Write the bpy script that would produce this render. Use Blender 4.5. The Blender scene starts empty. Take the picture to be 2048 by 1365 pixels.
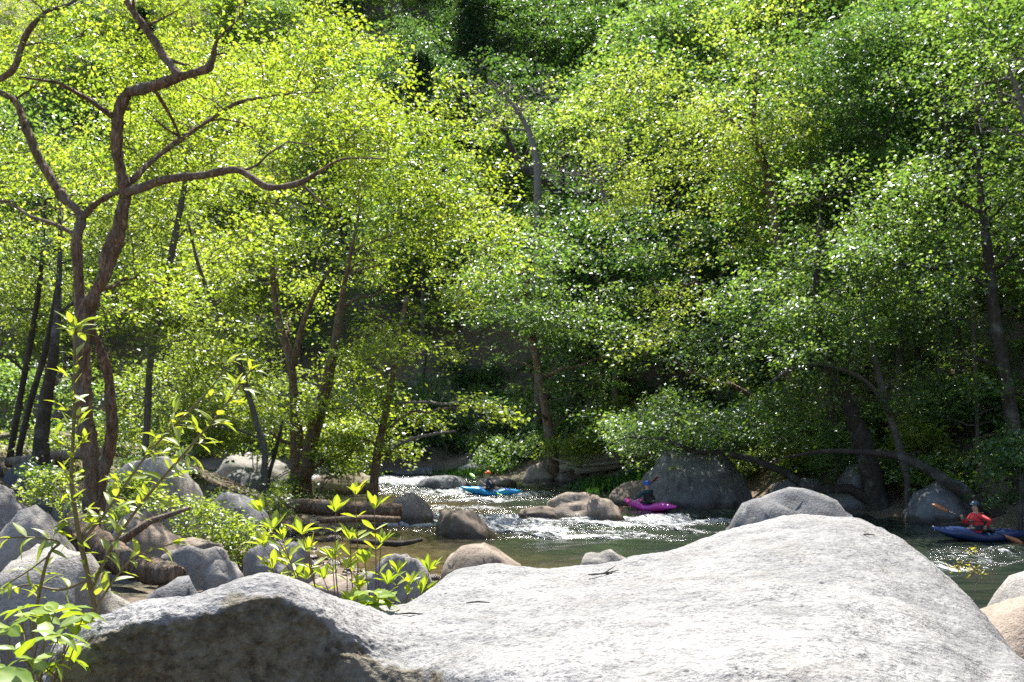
import bpy, bmesh, math, random
import numpy as np
from mathutils import Vector, Matrix, noise, Quaternion

# ---------------------------------------------------------------- camera, sky, sun, exposure
sc = bpy.context.scene
col = sc.collection
F, PITCH, CAMZ = 1991.0, math.radians(4.65), 3.1
cam = bpy.data.cameras.new('camera'); cam.sensor_width = 36; cam.lens = 36 * F / 2048
cam.clip_start = 0.05; cam.clip_end = 1000
cam.dof.use_dof = True; cam.dof.focus_distance = 5.2; cam.dof.aperture_fstop = 5.0
camo = bpy.data.objects.new('camera', cam); col.objects.link(camo)
camo.location = (0, 0, CAMZ); camo.rotation_euler = (math.pi / 2 + PITCH, 0, 0)
sc.camera = camo
SUN_EL, SUN_AZ = math.radians(60), math.radians(-4)      # azimuth clockwise from +Y (straight ahead)
w = bpy.data.worlds.new('World'); sc.world = w; w.use_nodes = True
nt = w.node_tree
sky = nt.nodes.new('ShaderNodeTexSky'); sky.sky_type = 'NISHITA'; sky.sun_disc = False
sky.sun_elevation = SUN_EL; sky.sun_rotation = SUN_AZ
bg = nt.nodes['Background']; nt.links.new(sky.outputs[0], bg.inputs[0]); bg.inputs[1].default_value = 0.1
sd = bpy.data.lights.new('sun', 'SUN'); sd.energy = 5.0; sd.angle = math.radians(0.5); sd.color = (1, 0.95, 0.86)
so = bpy.data.objects.new('sun', sd); col.objects.link(so)
sdir = Vector((math.sin(SUN_AZ) * math.cos(SUN_EL), math.cos(SUN_AZ) * math.cos(SUN_EL), math.sin(SUN_EL)))
so.rotation_euler = sdir.to_track_quat('Z', 'Y').to_euler(); so.location = sdir * 100
vs = sc.view_settings; vs.view_transform = 'Standard'; vs.look = 'None'; vs.gamma = 1; vs.exposure = 1.6
sc.cycles.use_denoising = False
sc.cycles.max_bounces = 7; sc.cycles.diffuse_bounces = 4; sc.cycles.glossy_bounces = 2
sc.cycles.transmission_bounces = 5; sc.cycles.transparent_max_bounces = 4
sc.cycles.sample_clamp_indirect = 4; sc.cycles.caustics_reflective = False; sc.cycles.caustics_refractive = False

# ---------------------------------------------------------------- helpers
CP, SP = math.cos(PITCH), math.sin(PITCH)
def P(px, py, d):
    """world point seen at photo pixel (px,py) standing at distance d along the ground"""
    u = (px - 1024) / F; v = (682.5 - py) / F
    dy = CP - v * SP; dz = SP + v * CP; s = d / dy
    return np.array((u * s, d, CAMZ + dz * s))
def G(px, py, z=0.0):
    v = (682.5 - py) / F; dy = CP - v * SP; dz = SP + v * CP; s = (z - CAMZ) / dz
    return np.array(((px - 1024) / F * s, dy * s, z))
def tag(o, label=None, cat=None, group=None, kind=None):
    if label: o['label'] = label
    if cat: o['category'] = cat
    if group: o['group'] = group
    if kind: o['kind'] = kind
    return o
def empty(name, loc=(0, 0, 0), rz=0, parent=None):
    o = bpy.data.objects.new(name, None); col.objects.link(o); o.location = Vector(loc); o.rotation_euler = (0, 0, rz)
    o.empty_display_size = 0.1
    if parent: o.parent = parent
    return o
def link(name, me, mat=None, parent=None):
    if mat is not None and not me.materials: me.materials.append(mat)
    o = bpy.data.objects.new(name, me); col.objects.link(o)
    if parent is not None:
        o.parent = parent
    return o
def np_mesh(name, V, Fq, smooth=True, attrs=None):
    """V (n,3); Fq (m,3|4) int array or list of such arrays"""
    if not isinstance(Fq, (list, tuple)): Fq = [Fq]
    V = np.asarray(V, np.float32); me = bpy.data.meshes.new(name)
    me.vertices.add(len(V)); me.vertices.foreach_set('co', V.ravel())
    tot = np.concatenate([np.full(len(f), f.shape[1], np.int32) for f in Fq])
    idx = np.concatenate([f.ravel() for f in Fq]).astype(np.int32)
    me.loops.add(len(idx)); me.loops.foreach_set('vertex_index', idx)
    me.polygons.add(len(tot))
    st = np.zeros(len(tot), np.int32); st[1:] = np.cumsum(tot)[:-1]
    me.polygons.foreach_set('loop_start', st)
    if smooth: me.polygons.foreach_set('use_smooth', np.ones(len(tot), bool))
    for k, a in (attrs or {}).items():
        at = me.attributes.new(k, 'FLOAT', 'POINT'); at.data.foreach_set('value', np.asarray(a, np.float32))
    me.update(calc_edges=True)
    return me
def smooth01(t):
    t = np.clip(t, 0, 1); return t * t * (3 - 2 * t)
def catmull(pts, n):
    """resample a polyline (k,c) into n points, Catmull-Rom"""
    p = np.asarray(pts, float); k = len(p)
    if k == 2: return p[0] + (p[1] - p[0]) * np.linspace(0, 1, n)[:, None]
    q = np.vstack([2 * p[0] - p[1], p, 2 * p[-1] - p[-2]])
    t = np.linspace(0, k - 1, n); i = np.minimum(t.astype(int), k - 2); f = (t - i)[:, None]
    a, b, c, d = q[i], q[i + 1], q[i + 2], q[i + 3]
    return 0.5 * (2 * b + (c - a) * f + (2 * a - 5 * b + 4 * c - d) * f ** 2 + (3 * b - a - 3 * c + d) * f ** 3)
class Builder:
    def __init__(s): s.v = []; s.q = []; s.t = []; s.n = 0
    def add(s, V, Q=None, T=None):
        s.v.append(np.asarray(V, float))
        if Q is not None and len(Q): s.q.append(np.asarray(Q) + s.n)
        if T is not None and len(T): s.t.append(np.asarray(T) + s.n)
        s.n += len(V)
    def tube(s, pts, rad, sides=6, cap=True, knob=0.0, rng=None):
        p = np.asarray(pts, float); n = len(p); rad = np.asarray(rad, float)
        tan = np.gradient(p, axis=0); tan /= np.linalg.norm(tan, axis=1)[:, None] + 1e-9
        ref = np.array((0.31, 0.93, 0.2)) if abs(tan[:, 1]).mean() < 0.8 else np.array((0.95, 0.1, 0.3))
        a = np.cross(tan, ref); a /= np.linalg.norm(a, axis=1)[:, None] + 1e-9
        b = np.cross(tan, a)
        th = np.linspace(0, 2 * np.pi, sides, endpoint=False)
        R = np.repeat(rad[:, None], sides, 1)
        if knob and rng is not None:
            R = R * (1 + knob * rng.normal(0, 1, (n, 1)) * 0.5 + knob * rng.normal(0, 1, (n, sides)) * 0.6)
        V = p[:, None, :] + R[..., None] * (np.cos(th)[None, :, None] * a[:, None, :] + np.sin(th)[None, :, None] * b[:, None, :])
        i = np.arange(n - 1)[:, None] * sides; j = np.arange(sides)[None, :]; j2 = (j + 1) % sides
        Q = np.stack([i + j, i + j2, i + sides + j2, i + sides + j], -1).reshape(-1, 4)
        V = V.reshape(-1, 3); T = None
        if cap:
            V = np.vstack([V, p[0], p[-1]]); c0, c1 = n * sides, n * sides + 1; jj = np.arange(sides); j2 = (jj + 1) % sides
            T = np.vstack([np.stack([np.full(sides, c0), j2, jj], -1), np.stack([np.full(sides, c1), (n - 1) * sides + jj, (n - 1) * sides + j2], -1)])
        s.add(V, Q, T)
    def mesh(s, name, smooth=True, attrs=None):
        f = []
        if s.q: f.append(np.vstack(s.q))
        if s.t: f.append(np.vstack(s.t))
        return np_mesh(name, np.vstack(s.v), f, smooth, attrs)

# ---------------------------------------------------------------- materials
def mat(name):
    m = bpy.data.materials.new(name); m.use_nodes = True; n = m.node_tree
    for x in list(n.nodes): n.nodes.remove(x)
    out = n.nodes.new('ShaderNodeOutputMaterial')
    return m, n, out
def N(n, typ, **kw):
    x = n.nodes.new(typ)
    for k, v in kw.items():
        if k.startswith('i_'):
            key = k[2:]; key = int(key) if key.isdigit() else key.replace('_', ' ')
            x.inputs[key].default_value = v
        else: setattr(x, k, v)
    return x
def ramp(n, fac, stops, interp='LINEAR'):
    r = n.nodes.new('ShaderNodeValToRGB'); r.color_ramp.interpolation = interp
    e = r.color_ramp.elements
    while len(e) < len(stops): e.new(0.5)
    for k, (p, c) in enumerate(stops):
        e[k].position = p; e[k].color = (c[0], c[1], c[2], 1) if hasattr(c, '__len__') else (c, c, c, 1)
    n.links.new(fac, r.inputs[0]); return r.outputs[0]
def mixc(n, fac, a, b, blend='MIX'):
    m = n.nodes.new('ShaderNodeMix'); m.data_type = 'RGBA'; m.blend_type = blend
    for s, v in ((0, fac), (6, a), (7, b)):
        if isinstance(v, (int, float)): m.inputs[s].default_value = v
        elif isinstance(v, tuple): m.inputs[s].default_value = (*v, 1)
        else: n.links.new(v, m.inputs[s])
    return m.outputs[2]
def math_n(n, op, a, b=None, clamp=False):
    m = n.nodes.new('ShaderNodeMath'); m.operation = op; m.use_clamp = clamp
    for s, v in ((0, a), (1, b)):
        if v is None: continue
        if isinstance(v, (int, float)): m.inputs[s].default_value = v
        else: n.links.new(v, m.inputs[s])
    return m.outputs[0]
def noise_n(n, scale, detail=4, rough=0.55, vec=None, dist=0.0):
    x = n.nodes.new('ShaderNodeTexNoise'); x.inputs['Scale'].default_value = scale; x.inputs['Detail'].default_value = detail
    x.inputs['Roughness'].default_value = rough; x.inputs['Distortion'].default_value = dist
    if vec is not None: n.links.new(vec, x.inputs['Vector'])
    return x.outputs[0]

def leaf_mat(name, dark, mid, light, trans=0.5, gloss=0.07, rough=0.36, yel=1.25):
    m, n, out = mat(name)
    at = N(n, 'ShaderNodeAttribute', attribute_name='lv')
    c = ramp(n, at.outputs['Fac'], [(0.0, dark), (0.5, mid), (1.0, light)])
    d = N(n, 'ShaderNodeBsdfDiffuse'); n.links.new(c, d.inputs[0])
    tcol = mixc(n, 1.0, c, (yel * 1.26, 1.58, 0.66), 'MULTIPLY')
    t = N(n, 'ShaderNodeBsdfTranslucent'); n.links.new(tcol, t.inputs[0])
    mx = N(n, 'ShaderNodeMixShader', i_0=trans); n.links.new(d.outputs[0], mx.inputs[1]); n.links.new(t.outputs[0], mx.inputs[2])
    g = N(n, 'ShaderNodeBsdfGlossy'); g.inputs['Roughness'].default_value = rough; g.inputs[0].default_value = (0.9, 0.95, 1, 1)
    m2 = N(n, 'ShaderNodeMixShader', i_0=gloss); n.links.new(mx.outputs[0], m2.inputs[1]); n.links.new(g.outputs[0], m2.inputs[2])
    n.links.new(m2.outputs[0], out.inputs[0]); return m
def single_leaf_mat(name, dark, light, trans=0.5, gloss=0.08):
    """for leaves that are objects of their own: colour varies by object, with a paler midrib"""
    m, n, out = mat(name)
    oi = N(n, 'ShaderNodeObjectInfo'); c = ramp(n, oi.outputs['Random'], [(0, dark), (1, light)])
    at = N(n, 'ShaderNodeAttribute', attribute_name='rib')
    tc = N(n, 'ShaderNodeTexCoord')
    v = noise_n(n, 60, 3, 0.6, tc.outputs['Object'])
    c = mixc(n, math_n(n, 'MULTIPLY', at.outputs['Fac'], 0.45), c, (0.42, 0.5, 0.16))
    c = mixc(n, math_n(n, 'MULTIPLY', v, 0.35), c, mixc(n, 1.0, c, (0.55, 0.7, 0.5), 'MULTIPLY'))
    d = N(n, 'ShaderNodeBsdfDiffuse'); n.links.new(c, d.inputs[0])
    t = N(n, 'ShaderNodeBsdfTranslucent'); n.links.new(mixc(n, 1.0, c, (1.35, 1.2, 0.35), 'MULTIPLY'), t.inputs[0])
    mx = N(n, 'ShaderNodeMixShader', i_0=trans); n.links.new(d.outputs[0], mx.inputs[1]); n.links.new(t.outputs[0], mx.inputs[2])
    g = N(n, 'ShaderNodeBsdfGlossy'); g.inputs['Roughness'].default_value = 0.38
    m2 = N(n, 'ShaderNodeMixShader', i_0=gloss); n.links.new(mx.outputs[0], m2.inputs[1]); n.links.new(g.outputs[0], m2.inputs[2])
    n.links.new(m2.outputs[0], out.inputs[0]); return m
def bark_mat(name, a, b, c, scale=1.0):
    m, n, out = mat(name)
    tc = N(n, 'ShaderNodeTexCoord'); mp = N(n, 'ShaderNodeMapping'); mp.inputs['Scale'].default_value = (scale, scale, scale * 0.28)
    n.links.new(tc.outputs['Object'], mp.inputs[0])
    f = noise_n(n, 17, 6, 0.68, mp.outputs[0], 0.9); g = noise_n(n, 2.2, 4, 0.6, tc.outputs['Object'])
    cc = ramp(n, f, [(0.33, a), (0.55, b), (0.72, c)])
    cc = mixc(n, ramp(n, g, [(0.5, 0), (0.68, 0.6)]), cc, (0.17, 0.17, 0.145))
    p = N(n, 'ShaderNodeBsdfPrincipled', i_Roughness=0.9); n.links.new(cc, p.inputs['Base Color'])
    bp = N(n, 'ShaderNodeBump', i_Strength=1.0, i_Distance=0.09); n.links.new(f, bp.inputs['Height']); n.links.new(bp.outputs[0], p.inputs['Normal'])
    n.links.new(p.outputs[0], out.inputs[0]); return m
def granite(name, base, pale, dark, stain=(0.10, 0.075, 0.05), speck=0.5, sc_=1.0, stain_at=(0.56, 0.7), bump=0.5, stain_amt=0.7, lichen=0.35):
    m, n, out = mat(name)
    tc = N(n, 'ShaderNodeTexCoord'); co = tc.outputs['Object']
    big = noise_n(n, 1.1 * sc_, 5, 0.6, co, 0.4); med = noise_n(n, 7 * sc_, 6, 0.65, co)
    mpf = N(n, 'ShaderNodeMapping'); mpf.inputs['Scale'].default_value = (0.75, 1.0, 1.3); n.links.new(co, mpf.inputs[0])
    fine = noise_n(n, 62 * sc_, 3, 0.75, mpf.outputs[0])
    grain = N(n, 'ShaderNodeTexVoronoi'); grain.inputs['Scale'].default_value = 150 * sc_; n.links.new(co, grain.inputs['Vector'])
    c = ramp(n, big, [(0.36, base), (0.6, pale)])
    c = mixc(n, ramp(n, med, [(0.35, 0.0), (0.75, 0.55)]), c, dark)
    c = mixc(n, math_n(n, 'MULTIPLY', ramp(n, fine, [(0.5, 0), (0.62, 1)]), math_n(n, 'MULTIPLY', ramp(n, noise_n(n, 3.5 * sc_, 4, 0.6, co), [(0.35, 0.35), (0.65, 1)]), speck)), c, (dark[0] * 0.4, dark[1] * 0.4, dark[2] * 0.45))
    c = mixc(n, math_n(n, 'MULTIPLY', ramp(n, grain.outputs[0], [(0.0, 1), (0.22, 0)]), speck * 0.5), c, (pale[0] * 1.25, pale[1] * 1.25, pale[2] * 1.25))
    mps = N(n, 'ShaderNodeMapping'); mps.inputs['Scale'].default_value = (0.6, 1.6, 1.6); mps.inputs['Rotation'].default_value = (0, 0, 0.5); n.links.new(co, mps.inputs[0])
    st_ = noise_n(n, 24 * sc_, 5, 0.75, mps.outputs[0], 0.3)
    c = mixc(n, math_n(n, 'MULTIPLY', ramp(n, st_, [(0.5, 0), (0.66, 1)]), speck * 0.75), c, (dark[0] * 0.5, dark[1] * 0.5, dark[2] * 0.55))
    mp = N(n, 'ShaderNodeMapping'); mp.inputs['Scale'].default_value = (1, 1, 0.45); mp.inputs['Location'].default_value = (7.3, 2.1, 4.4)
    n.links.new(co, mp.inputs[0]); sn = noise_n(n, 2.1 * sc_, 6, 0.62, mp.outputs[0], 0.5)
    c = mixc(n, math_n(n, 'MULTIPLY', ramp(n, sn, [(stain_at[0], 0), (stain_at[1], 1)]), stain_amt), c, stain)
    ln = noise_n(n, 4.7 * sc_, 5, 0.6, mp.outputs[0], 0.2)
    c = mixc(n, math_n(n, 'MULTIPLY', ramp(n, ln, [(0.62, 0), (0.68, 1)]), lichen), c, (0.36, 0.37, 0.31))
    dv = N(n, 'ShaderNodeTexVoronoi'); dv.inputs['Scale'].default_value = 8 * sc_; n.links.new(co, dv.inputs['Vector'])            # sparse dark lichen dots
    c = mixc(n, math_n(n, 'MULTIPLY', ramp(n, dv.outputs['Distance'], [(0.06, 1), (0.12, 0)]), speck * 0.8), c, (0.03, 0.028, 0.026))
    pt = noise_n(n, 1.7 * sc_, 6, 0.7, mps.outputs[0], 0.8)
    c = mixc(n, math_n(n, 'MULTIPLY', ramp(n, pt, [(0.56, 0), (0.68, 1)]), speck * 0.5), c, (dark[0] * 0.7, dark[1] * 0.7, dark[2] * 0.72))
    at = N(n, 'ShaderNodeAttribute', attribute_name='crust_shade')       # lichen and algae stain with shade painted in, only where modelled
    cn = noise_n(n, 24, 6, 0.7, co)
    crust_shade = ramp(n, cn, [(0.34, (0.035, 0.028, 0.018)), (0.55, (0.105, 0.086, 0.056)), (0.72, (0.2, 0.175, 0.125))])
    c = mixc(n, at.outputs['Fac'], c, mixc(n, ramp(n, noise_n(n, 6, 5, 0.65, co), [(0.45, 0), (0.62, 0.75)]), crust_shade, (0.17, 0.155, 0.12)))
    ge = N(n, 'ShaderNodeNewGeometry'); sx = N(n, 'ShaderNodeSeparateXYZ'); n.links.new(ge.outputs['Position'], sx.inputs[0])      # rock wetted by the river
    wet = ramp(n, math_n(n, 'ADD', sx.outputs[2], math_n(n, 'MULTIPLY', math_n(n, 'SUBTRACT', noise_n(n, 3, 4, 0.6, co), 0.5), 0.5)), [(0.10, 1), (0.26, 0)])
    c = mixc(n, wet, c, mixc(n, 1.0, c, (0.33, 0.3, 0.27), 'MULTIPLY'))
    p = N(n, 'ShaderNodeBsdfPrincipled'); p.inputs['Specular IOR Level'].default_value = 0.3
    n.links.new(ramp(n, wet, [(0, 0.85), (1, 0.3)]), p.inputs['Roughness']); n.links.new(c, p.inputs['Base Color'])
    h = math_n(n, 'ADD', math_n(n, 'MULTIPLY', med, 1.0), math_n(n, 'ADD', math_n(n, 'MULTIPLY', fine, 0.28), math_n(n, 'MULTIPLY', noise_n(n, 34 * sc_, 3, 0.6, co), 0.5)))
    bp = N(n, 'ShaderNodeBump', i_Strength=bump, i_Distance=0.03); n.links.new(h, bp.inputs['Height']); n.links.new(bp.outputs[0], p.inputs['Normal'])
    n.links.new(p.outputs[0], out.inputs[0]); return m
def plain(name, c, rough=0.5, spec=0.5, var=0.15, scale=8.0, metal=0.0):
    m, n, out = mat(name); tc = N(n, 'ShaderNodeTexCoord'); f = noise_n(n, scale, 4, 0.6, tc.outputs['Object'])
    cc = mixc(n, f, tuple(x * (1 - var) for x in c), tuple(min(1, x * (1 + var)) for x in c))
    p = N(n, 'ShaderNodeBsdfPrincipled', i_Roughness=rough, i_Metallic=metal); p.inputs['Specular IOR Level'].default_value = spec
    n.links.new(cc, p.inputs['Base Color']); n.links.new(p.outputs[0], out.inputs[0]); return m

M = {}
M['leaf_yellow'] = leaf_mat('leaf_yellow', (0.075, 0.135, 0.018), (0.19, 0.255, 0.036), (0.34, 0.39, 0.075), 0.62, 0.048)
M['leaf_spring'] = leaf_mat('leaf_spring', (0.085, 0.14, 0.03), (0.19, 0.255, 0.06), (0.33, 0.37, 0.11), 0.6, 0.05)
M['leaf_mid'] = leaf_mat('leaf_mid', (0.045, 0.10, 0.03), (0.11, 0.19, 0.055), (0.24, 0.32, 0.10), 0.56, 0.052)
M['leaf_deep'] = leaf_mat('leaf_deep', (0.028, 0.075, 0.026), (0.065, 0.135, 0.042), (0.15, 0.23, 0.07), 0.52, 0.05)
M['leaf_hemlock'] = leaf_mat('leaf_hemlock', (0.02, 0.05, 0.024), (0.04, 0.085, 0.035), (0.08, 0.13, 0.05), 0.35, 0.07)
M['leaf_olive'] = leaf_mat('leaf_olive', (0.17, 0.16, 0.02), (0.3, 0.26, 0.03), (0.42, 0.36, 0.05), 0.5, 0.02)
M['grass'] = leaf_mat('grass', (0.02, 0.07, 0.01), (0.04, 0.12, 0.015), (0.08, 0.17, 0.03), 0.4, 0.05)
M['leaf_shrub'] = single_leaf_mat('leaf_shrub', (0.16, 0.24, 0.035), (0.31, 0.38, 0.06), 0.55, 0.06)
M['leaf_azalea'] = single_leaf_mat('leaf_azalea', (0.18, 0.28, 0.025), (0.35, 0.41, 0.04), 0.55, 0.05)
M['leaf_broad'] = single_leaf_mat('leaf_broad', (0.15, 0.26, 0.03), (0.28, 0.38, 0.05), 0.52, 0.04)
M['bark'] = bark_mat('bark', (0.022, 0.013, 0.008), (0.19, 0.12, 0.072), (0.5, 0.37, 0.25))
M['bark_grey'] = bark_mat('bark_grey', (0.05, 0.042, 0.034), (0.12, 0.105, 0.085), (0.21, 0.19, 0.165))
M['bark_dark'] = bark_mat('bark_dark', (0.018, 0.013, 0.010), (0.05, 0.038, 0.028), (0.1, 0.08, 0.06))
M['deadwood'] = bark_mat('deadwood', (0.14, 0.105, 0.075), (0.29, 0.23, 0.17), (0.42, 0.36, 0.29), 0.7)
M['twig_pale'] = bark_mat('twig_pale', (0.12, 0.10, 0.09), (0.22, 0.19, 0.17), (0.32, 0.29, 0.26))
M['stem'] = plain('stem', (0.13, 0.10, 0.045), 0.6, 0.4, 0.3, 30)
M['stem_red'] = plain('stem_red', (0.12, 0.07, 0.045), 0.6, 0.4, 0.3, 30)
M['rock_fore'] = granite('rock_fore', (0.21, 0.208, 0.208), (0.315, 0.31, 0.303), (0.115, 0.114, 0.116), stain=(0.15, 0.13, 0.10), speck=1.0, stain_at=(0.55, 0.75), stain_amt=0.4, bump=0.9, lichen=0.12)
M['rock_pale'] = granite('rock_pale', (0.25, 0.235, 0.215), (0.34, 0.318, 0.288), (0.11, 0.10, 0.09), stain=(0.09, 0.072, 0.055), speck=0.6, bump=0.8)
M['rock_tan'] = granite('rock_tan', (0.23, 0.185, 0.145), (0.33, 0.27, 0.215), (0.12, 0.09, 0.068), stain=(0.06, 0.043, 0.03), speck=0.5, bump=0.8)
M['rock_grey'] = granite('rock_grey', (0.13, 0.13, 0.135), (0.21, 0.21, 0.212), (0.06, 0.06, 0.064), stain=(0.04, 0.037, 0.03), speck=0.55, lichen=0.6, bump=0.8)
M['rock_brown'] = granite('rock_brown', (0.13, 0.1, 0.076), (0.22, 0.175, 0.135), (0.065, 0.047, 0.036), stain=(0.05, 0.038, 0.028), speck=0.35, lichen=0.15)

# ---------------------------------------------------------------- terrain
FAR = np.array([(-130, 100), (-46, 75), (-20.7, 66), (-5.3, 61), (0.9, 53), (4.9, 45.5), (9.3, 38.6), (12.6, 32.5), (14.6, 28), (17.4, 22), (18, 14), (20, 0), (26, -40)], float)
NEAR = np.array([(-130, 62), (-33, 50), (-17.8, 49), (-11.4, 45), (-8.1, 42), (-5.2, 37), (-3.8, 33.5), (-4.0, 30), (-5.2, 27), (-4.9, 24), (-3.4, 21), (-1.2, 19.5), (1.6, 18), (3.8, 16), (5.5, 14), (6.5, 12), (7.1, 9), (6.4, 5), (7, -5), (10, -40)], float)
def sdist(line, X, Y):
    best = np.full(X.shape, 1e9); sg = np.zeros(X.shape)
    for a, b in zip(line[:-1], line[1:]):
        e = b - a; t = np.clip(((X - a[0]) * e[0] + (Y - a[1]) * e[1]) / (e @ e), 0, 1)
        dx = X - a[0] - t * e[0]; dy = Y - a[1] - t * e[1]; d = dx * dx + dy * dy
        s = np.sign(e[0] * (Y - a[1]) - e[1] * (X - a[0])); k = d < best - 1e-9
        best = np.where(k, d, best); sg = np.where(k, s, sg)
    return np.sqrt(best) * sg
def wob(X, Y):
    return (np.sin(X * 0.9 + 1.3) * np.cos(Y * 0.8) + 0.6 * np.sin(X * 2.1 + Y * 1.7) + 0.4 * np.sin(X * 3.7 - Y * 2.9 + 2)) * 0.09
def H(x, y):
    X = np.asarray(x, float); Y = np.asarray(y, float)
    f = sdist(FAR, X, Y); n_ = -sdist(NEAR, X, Y)
    hf = 1.3 * smooth01(f / 4.5) + 1.0 * np.maximum(0, f - 6) + wob(X * .4, Y * .4) * np.clip(f, 0, 12); hf = np.minimum(hf, 110)
    hn = 1.35 * smooth01(n_ / 11.0) + 1.3 * smooth01((-X - 6) / 9) * smooth01(n_ / 8) + wob(X, Y) * smooth01(n_ / 2)
    hb = -0.7 * smooth01(np.minimum(-f, -n_) / 3.0)
    return np.where(f > 0, hf, np.where(n_ > 0, hn, hb))
def Hs(x, y): return float(H(np.array([x]), np.array([y]))[0])

def axis(segs):
    return np.unique(np.concatenate([np.arange(a, b, s) for a, b, s in segs]))
gx = axis([(-240, -60, 6), (-60, -25, 1.5), (-25, 22, 0.35), (22, 60, 1.5), (60, 246, 6)])
gy = axis([(-60, -5, 4), (-5, 55, 0.4), (55, 120, 1.2), (120, 300, 6)])
X, Y = np.meshgrid(gx, gy); Z = H(X, Y)
Z += np.where(Z > -0.05, (np.sin(X * 5.1) * np.sin(Y * 4.3 + X)) * 0.03, 0)
ny, nx = X.shape; ii = (np.arange(ny - 1)[:, None] * nx + np.arange(nx - 1)[None, :])
quads = np.stack([ii, ii + 1, ii + nx + 1, ii + nx], -1).reshape(-1, 4)
m, n, out = mat('forest_floor')
tc = N(n, 'ShaderNodeTexCoord'); co = tc.outputs['Object']
a = noise_n(n, 0.7, 5, 0.6, co); b = noise_n(n, 14, 5, 0.7, co); c_ = noise_n(n, 60, 3, 0.7, co)
c = ramp(n, b, [(0.3, (0.045, 0.03, 0.018)), (0.5, (0.13, 0.09, 0.055)), (0.7, (0.24, 0.18, 0.12))])
c = mixc(n, ramp(n, a, [(0.5, 0), (0.62, 0.8)]), c, (0.035, 0.06, 0.015))
c = mixc(n, math_n(n, 'MULTIPLY', c_, 0.4), c, (0.2, 0.17, 0.13))
p = N(n, 'ShaderNodeBsdfPrincipled', i_Roughness=0.95); n.links.new(c, p.inputs['Base Color'])
bp = N(n, 'ShaderNodeBump', i_Strength=1.0, i_Distance=0.08); n.links.new(b, bp.inputs['Height']); n.links.new(bp.outputs[0], p.inputs['Normal'])
n.links.new(p.outputs[0], out.inputs[0]); M['forest_floor'] = m
g = link('ground', np_mesh('ground', np.stack([X, Y, Z], -1).reshape(-1, 3), quads), m)
tag(g, 'leaf strewn river bank rising into a steep wooded hillside', kind='structure')

# ---------------------------------------------------------------- river
wx = axis([(-60, -24, 1.0), (-24, 20, 0.16), (20, 30, 1.0)]); wy = axis([(-8, 12, 1.0), (12, 66, 0.16), (66, 90, 1.0)])
X, Y = np.meshgrid(wx, wy)
rap = np.zeros(X.shape)
for (px, py, rx, ry, amp) in [(900, 985, 3.0, 2.2, .9), (960, 1001, 2.2, .7, 1.1), (1040, 990, 2.4, 2.6, .7), (830, 965, 2.5, 4, .9), (900, 1030, 2.2, 2.5, .75), (1000, 1050, 2.4, 2.0, .85), (1120, 1062, 2.6, .5, .8), (1060, 1075, 2.0, .4, .6), (1210, 1052, 2.4, .35, .6), (960, 1016, 2.6, .5, .6), (1100, 975, 3.0, .6, .5), (1380, 1062, 1.5, .4, .6), (1350, 1080, 1.2, .3, .5), (1900, 1135, 1.2, .3, .6),
                              (1180, 1074, 1.4, .3, .8), (1290, 1070, 1.5, .3, .75), (1330, 1045, 2.2, 1.6, .7), (1440, 1040, 1.6, 1.2, .6), (430, 965, 4, 3, .9), (760, 962, 3, 3, .9), (640, 955, 3, 3, .7),
                              (1960, 1120, 1.6, 1.4, .6), (2000, 1100, 2.0, 1.0, .5), (1250, 1040, 2, 1.0, .8), (800, 1050, 1.2, 1.5, .6), (1050, 1038, 1.5, .6, .8), (1200, 1037, 1.5, .5, .7), (700, 1045, .9, 1.4, .5)]:
    q = G(px, py); rap += amp * np.exp(-((X - q[0]) / rx) ** 2 - ((Y - q[1]) / ry) ** 2)
rap = np.clip(rap * 1.3, 0, 1.5)
shal = smooth01(1 - np.minimum(np.abs(sdist(NEAR, X, Y)) / 6.5, 1)) * (Y > 10) * np.exp(-((X + 2) / 5) ** 2)
fx, fy = 0.55, -0.83                                        # flow direction
s_ = X * fx + Y * fy; t_ = -X * fy + Y * fx
Zw = (0.02 + 0.05 * rap) * (np.sin(s_ * 3.1 + 1.4 * np.sin(t_ * .9)) + .7 * np.sin(s_ * 5.3 + t_ * 1.1 + 2 * np.sin(t_ * .5)) + .5 * np.sin(s_ * 7.9 - t_ * 2.3))
rs = np.random.RandomState(3); Zw += rs.normal(0, 1, X.shape) * 0.012 * np.clip(rap, 0, 1)
ny, nx = X.shape; ii = (np.arange(ny - 1)[:, None] * nx + np.arange(nx - 1)[None, :])
quads = np.stack([ii, ii + 1, ii + nx + 1, ii + nx], -1).reshape(-1, 4)
m, n, out = mat('river_water')
tc = N(n, 'ShaderNodeTexCoord'); co = tc.outputs['Object']
mp = N(n, 'ShaderNodeMapping'); mp.inputs['Rotation'].default_value = (0, 0, math.atan2(-fx, -fy) + 0.5); mp.inputs['Scale'].default_value = (0.6, 2.6, 1)
n.links.new(co, mp.inputs[0]); fl = mp.outputs[0]
ra = N(n, 'ShaderNodeAttribute', attribute_name='rapid').outputs['Fac']; sh = N(n, 'ShaderNodeAttribute', attribute_name='shallow').outputs['Fac']
big = noise_n(n, 1.1, 2, 0.5, fl, 0.6); mid = noise_n(n, 3.2, 6, 0.72, fl, 0.8); fin = noise_n(n, 11, 2, 0.6, fl, 0.5)
bed = ramp(n, noise_n(n, 2.5, 5, 0.65, co), [(0.3, (0.035, 0.024, 0.012)), (0.5, (0.075, 0.052, 0.024)), (0.7, (0.12, 0.088, 0.045))])
deep = ramp(n, big, [(0.3, (0.010, 0.017, 0.013)), (0.7, (0.028, 0.036, 0.024))])
c = mixc(n, sh, deep, bed)
foam = math_n(n, 'ADD', math_n(n, 'MULTIPLY', mid, 1.0), math_n(n, 'MULTIPLY', math_n(n, 'SUBTRACT', ra, 1.0), 0.36))
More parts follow.
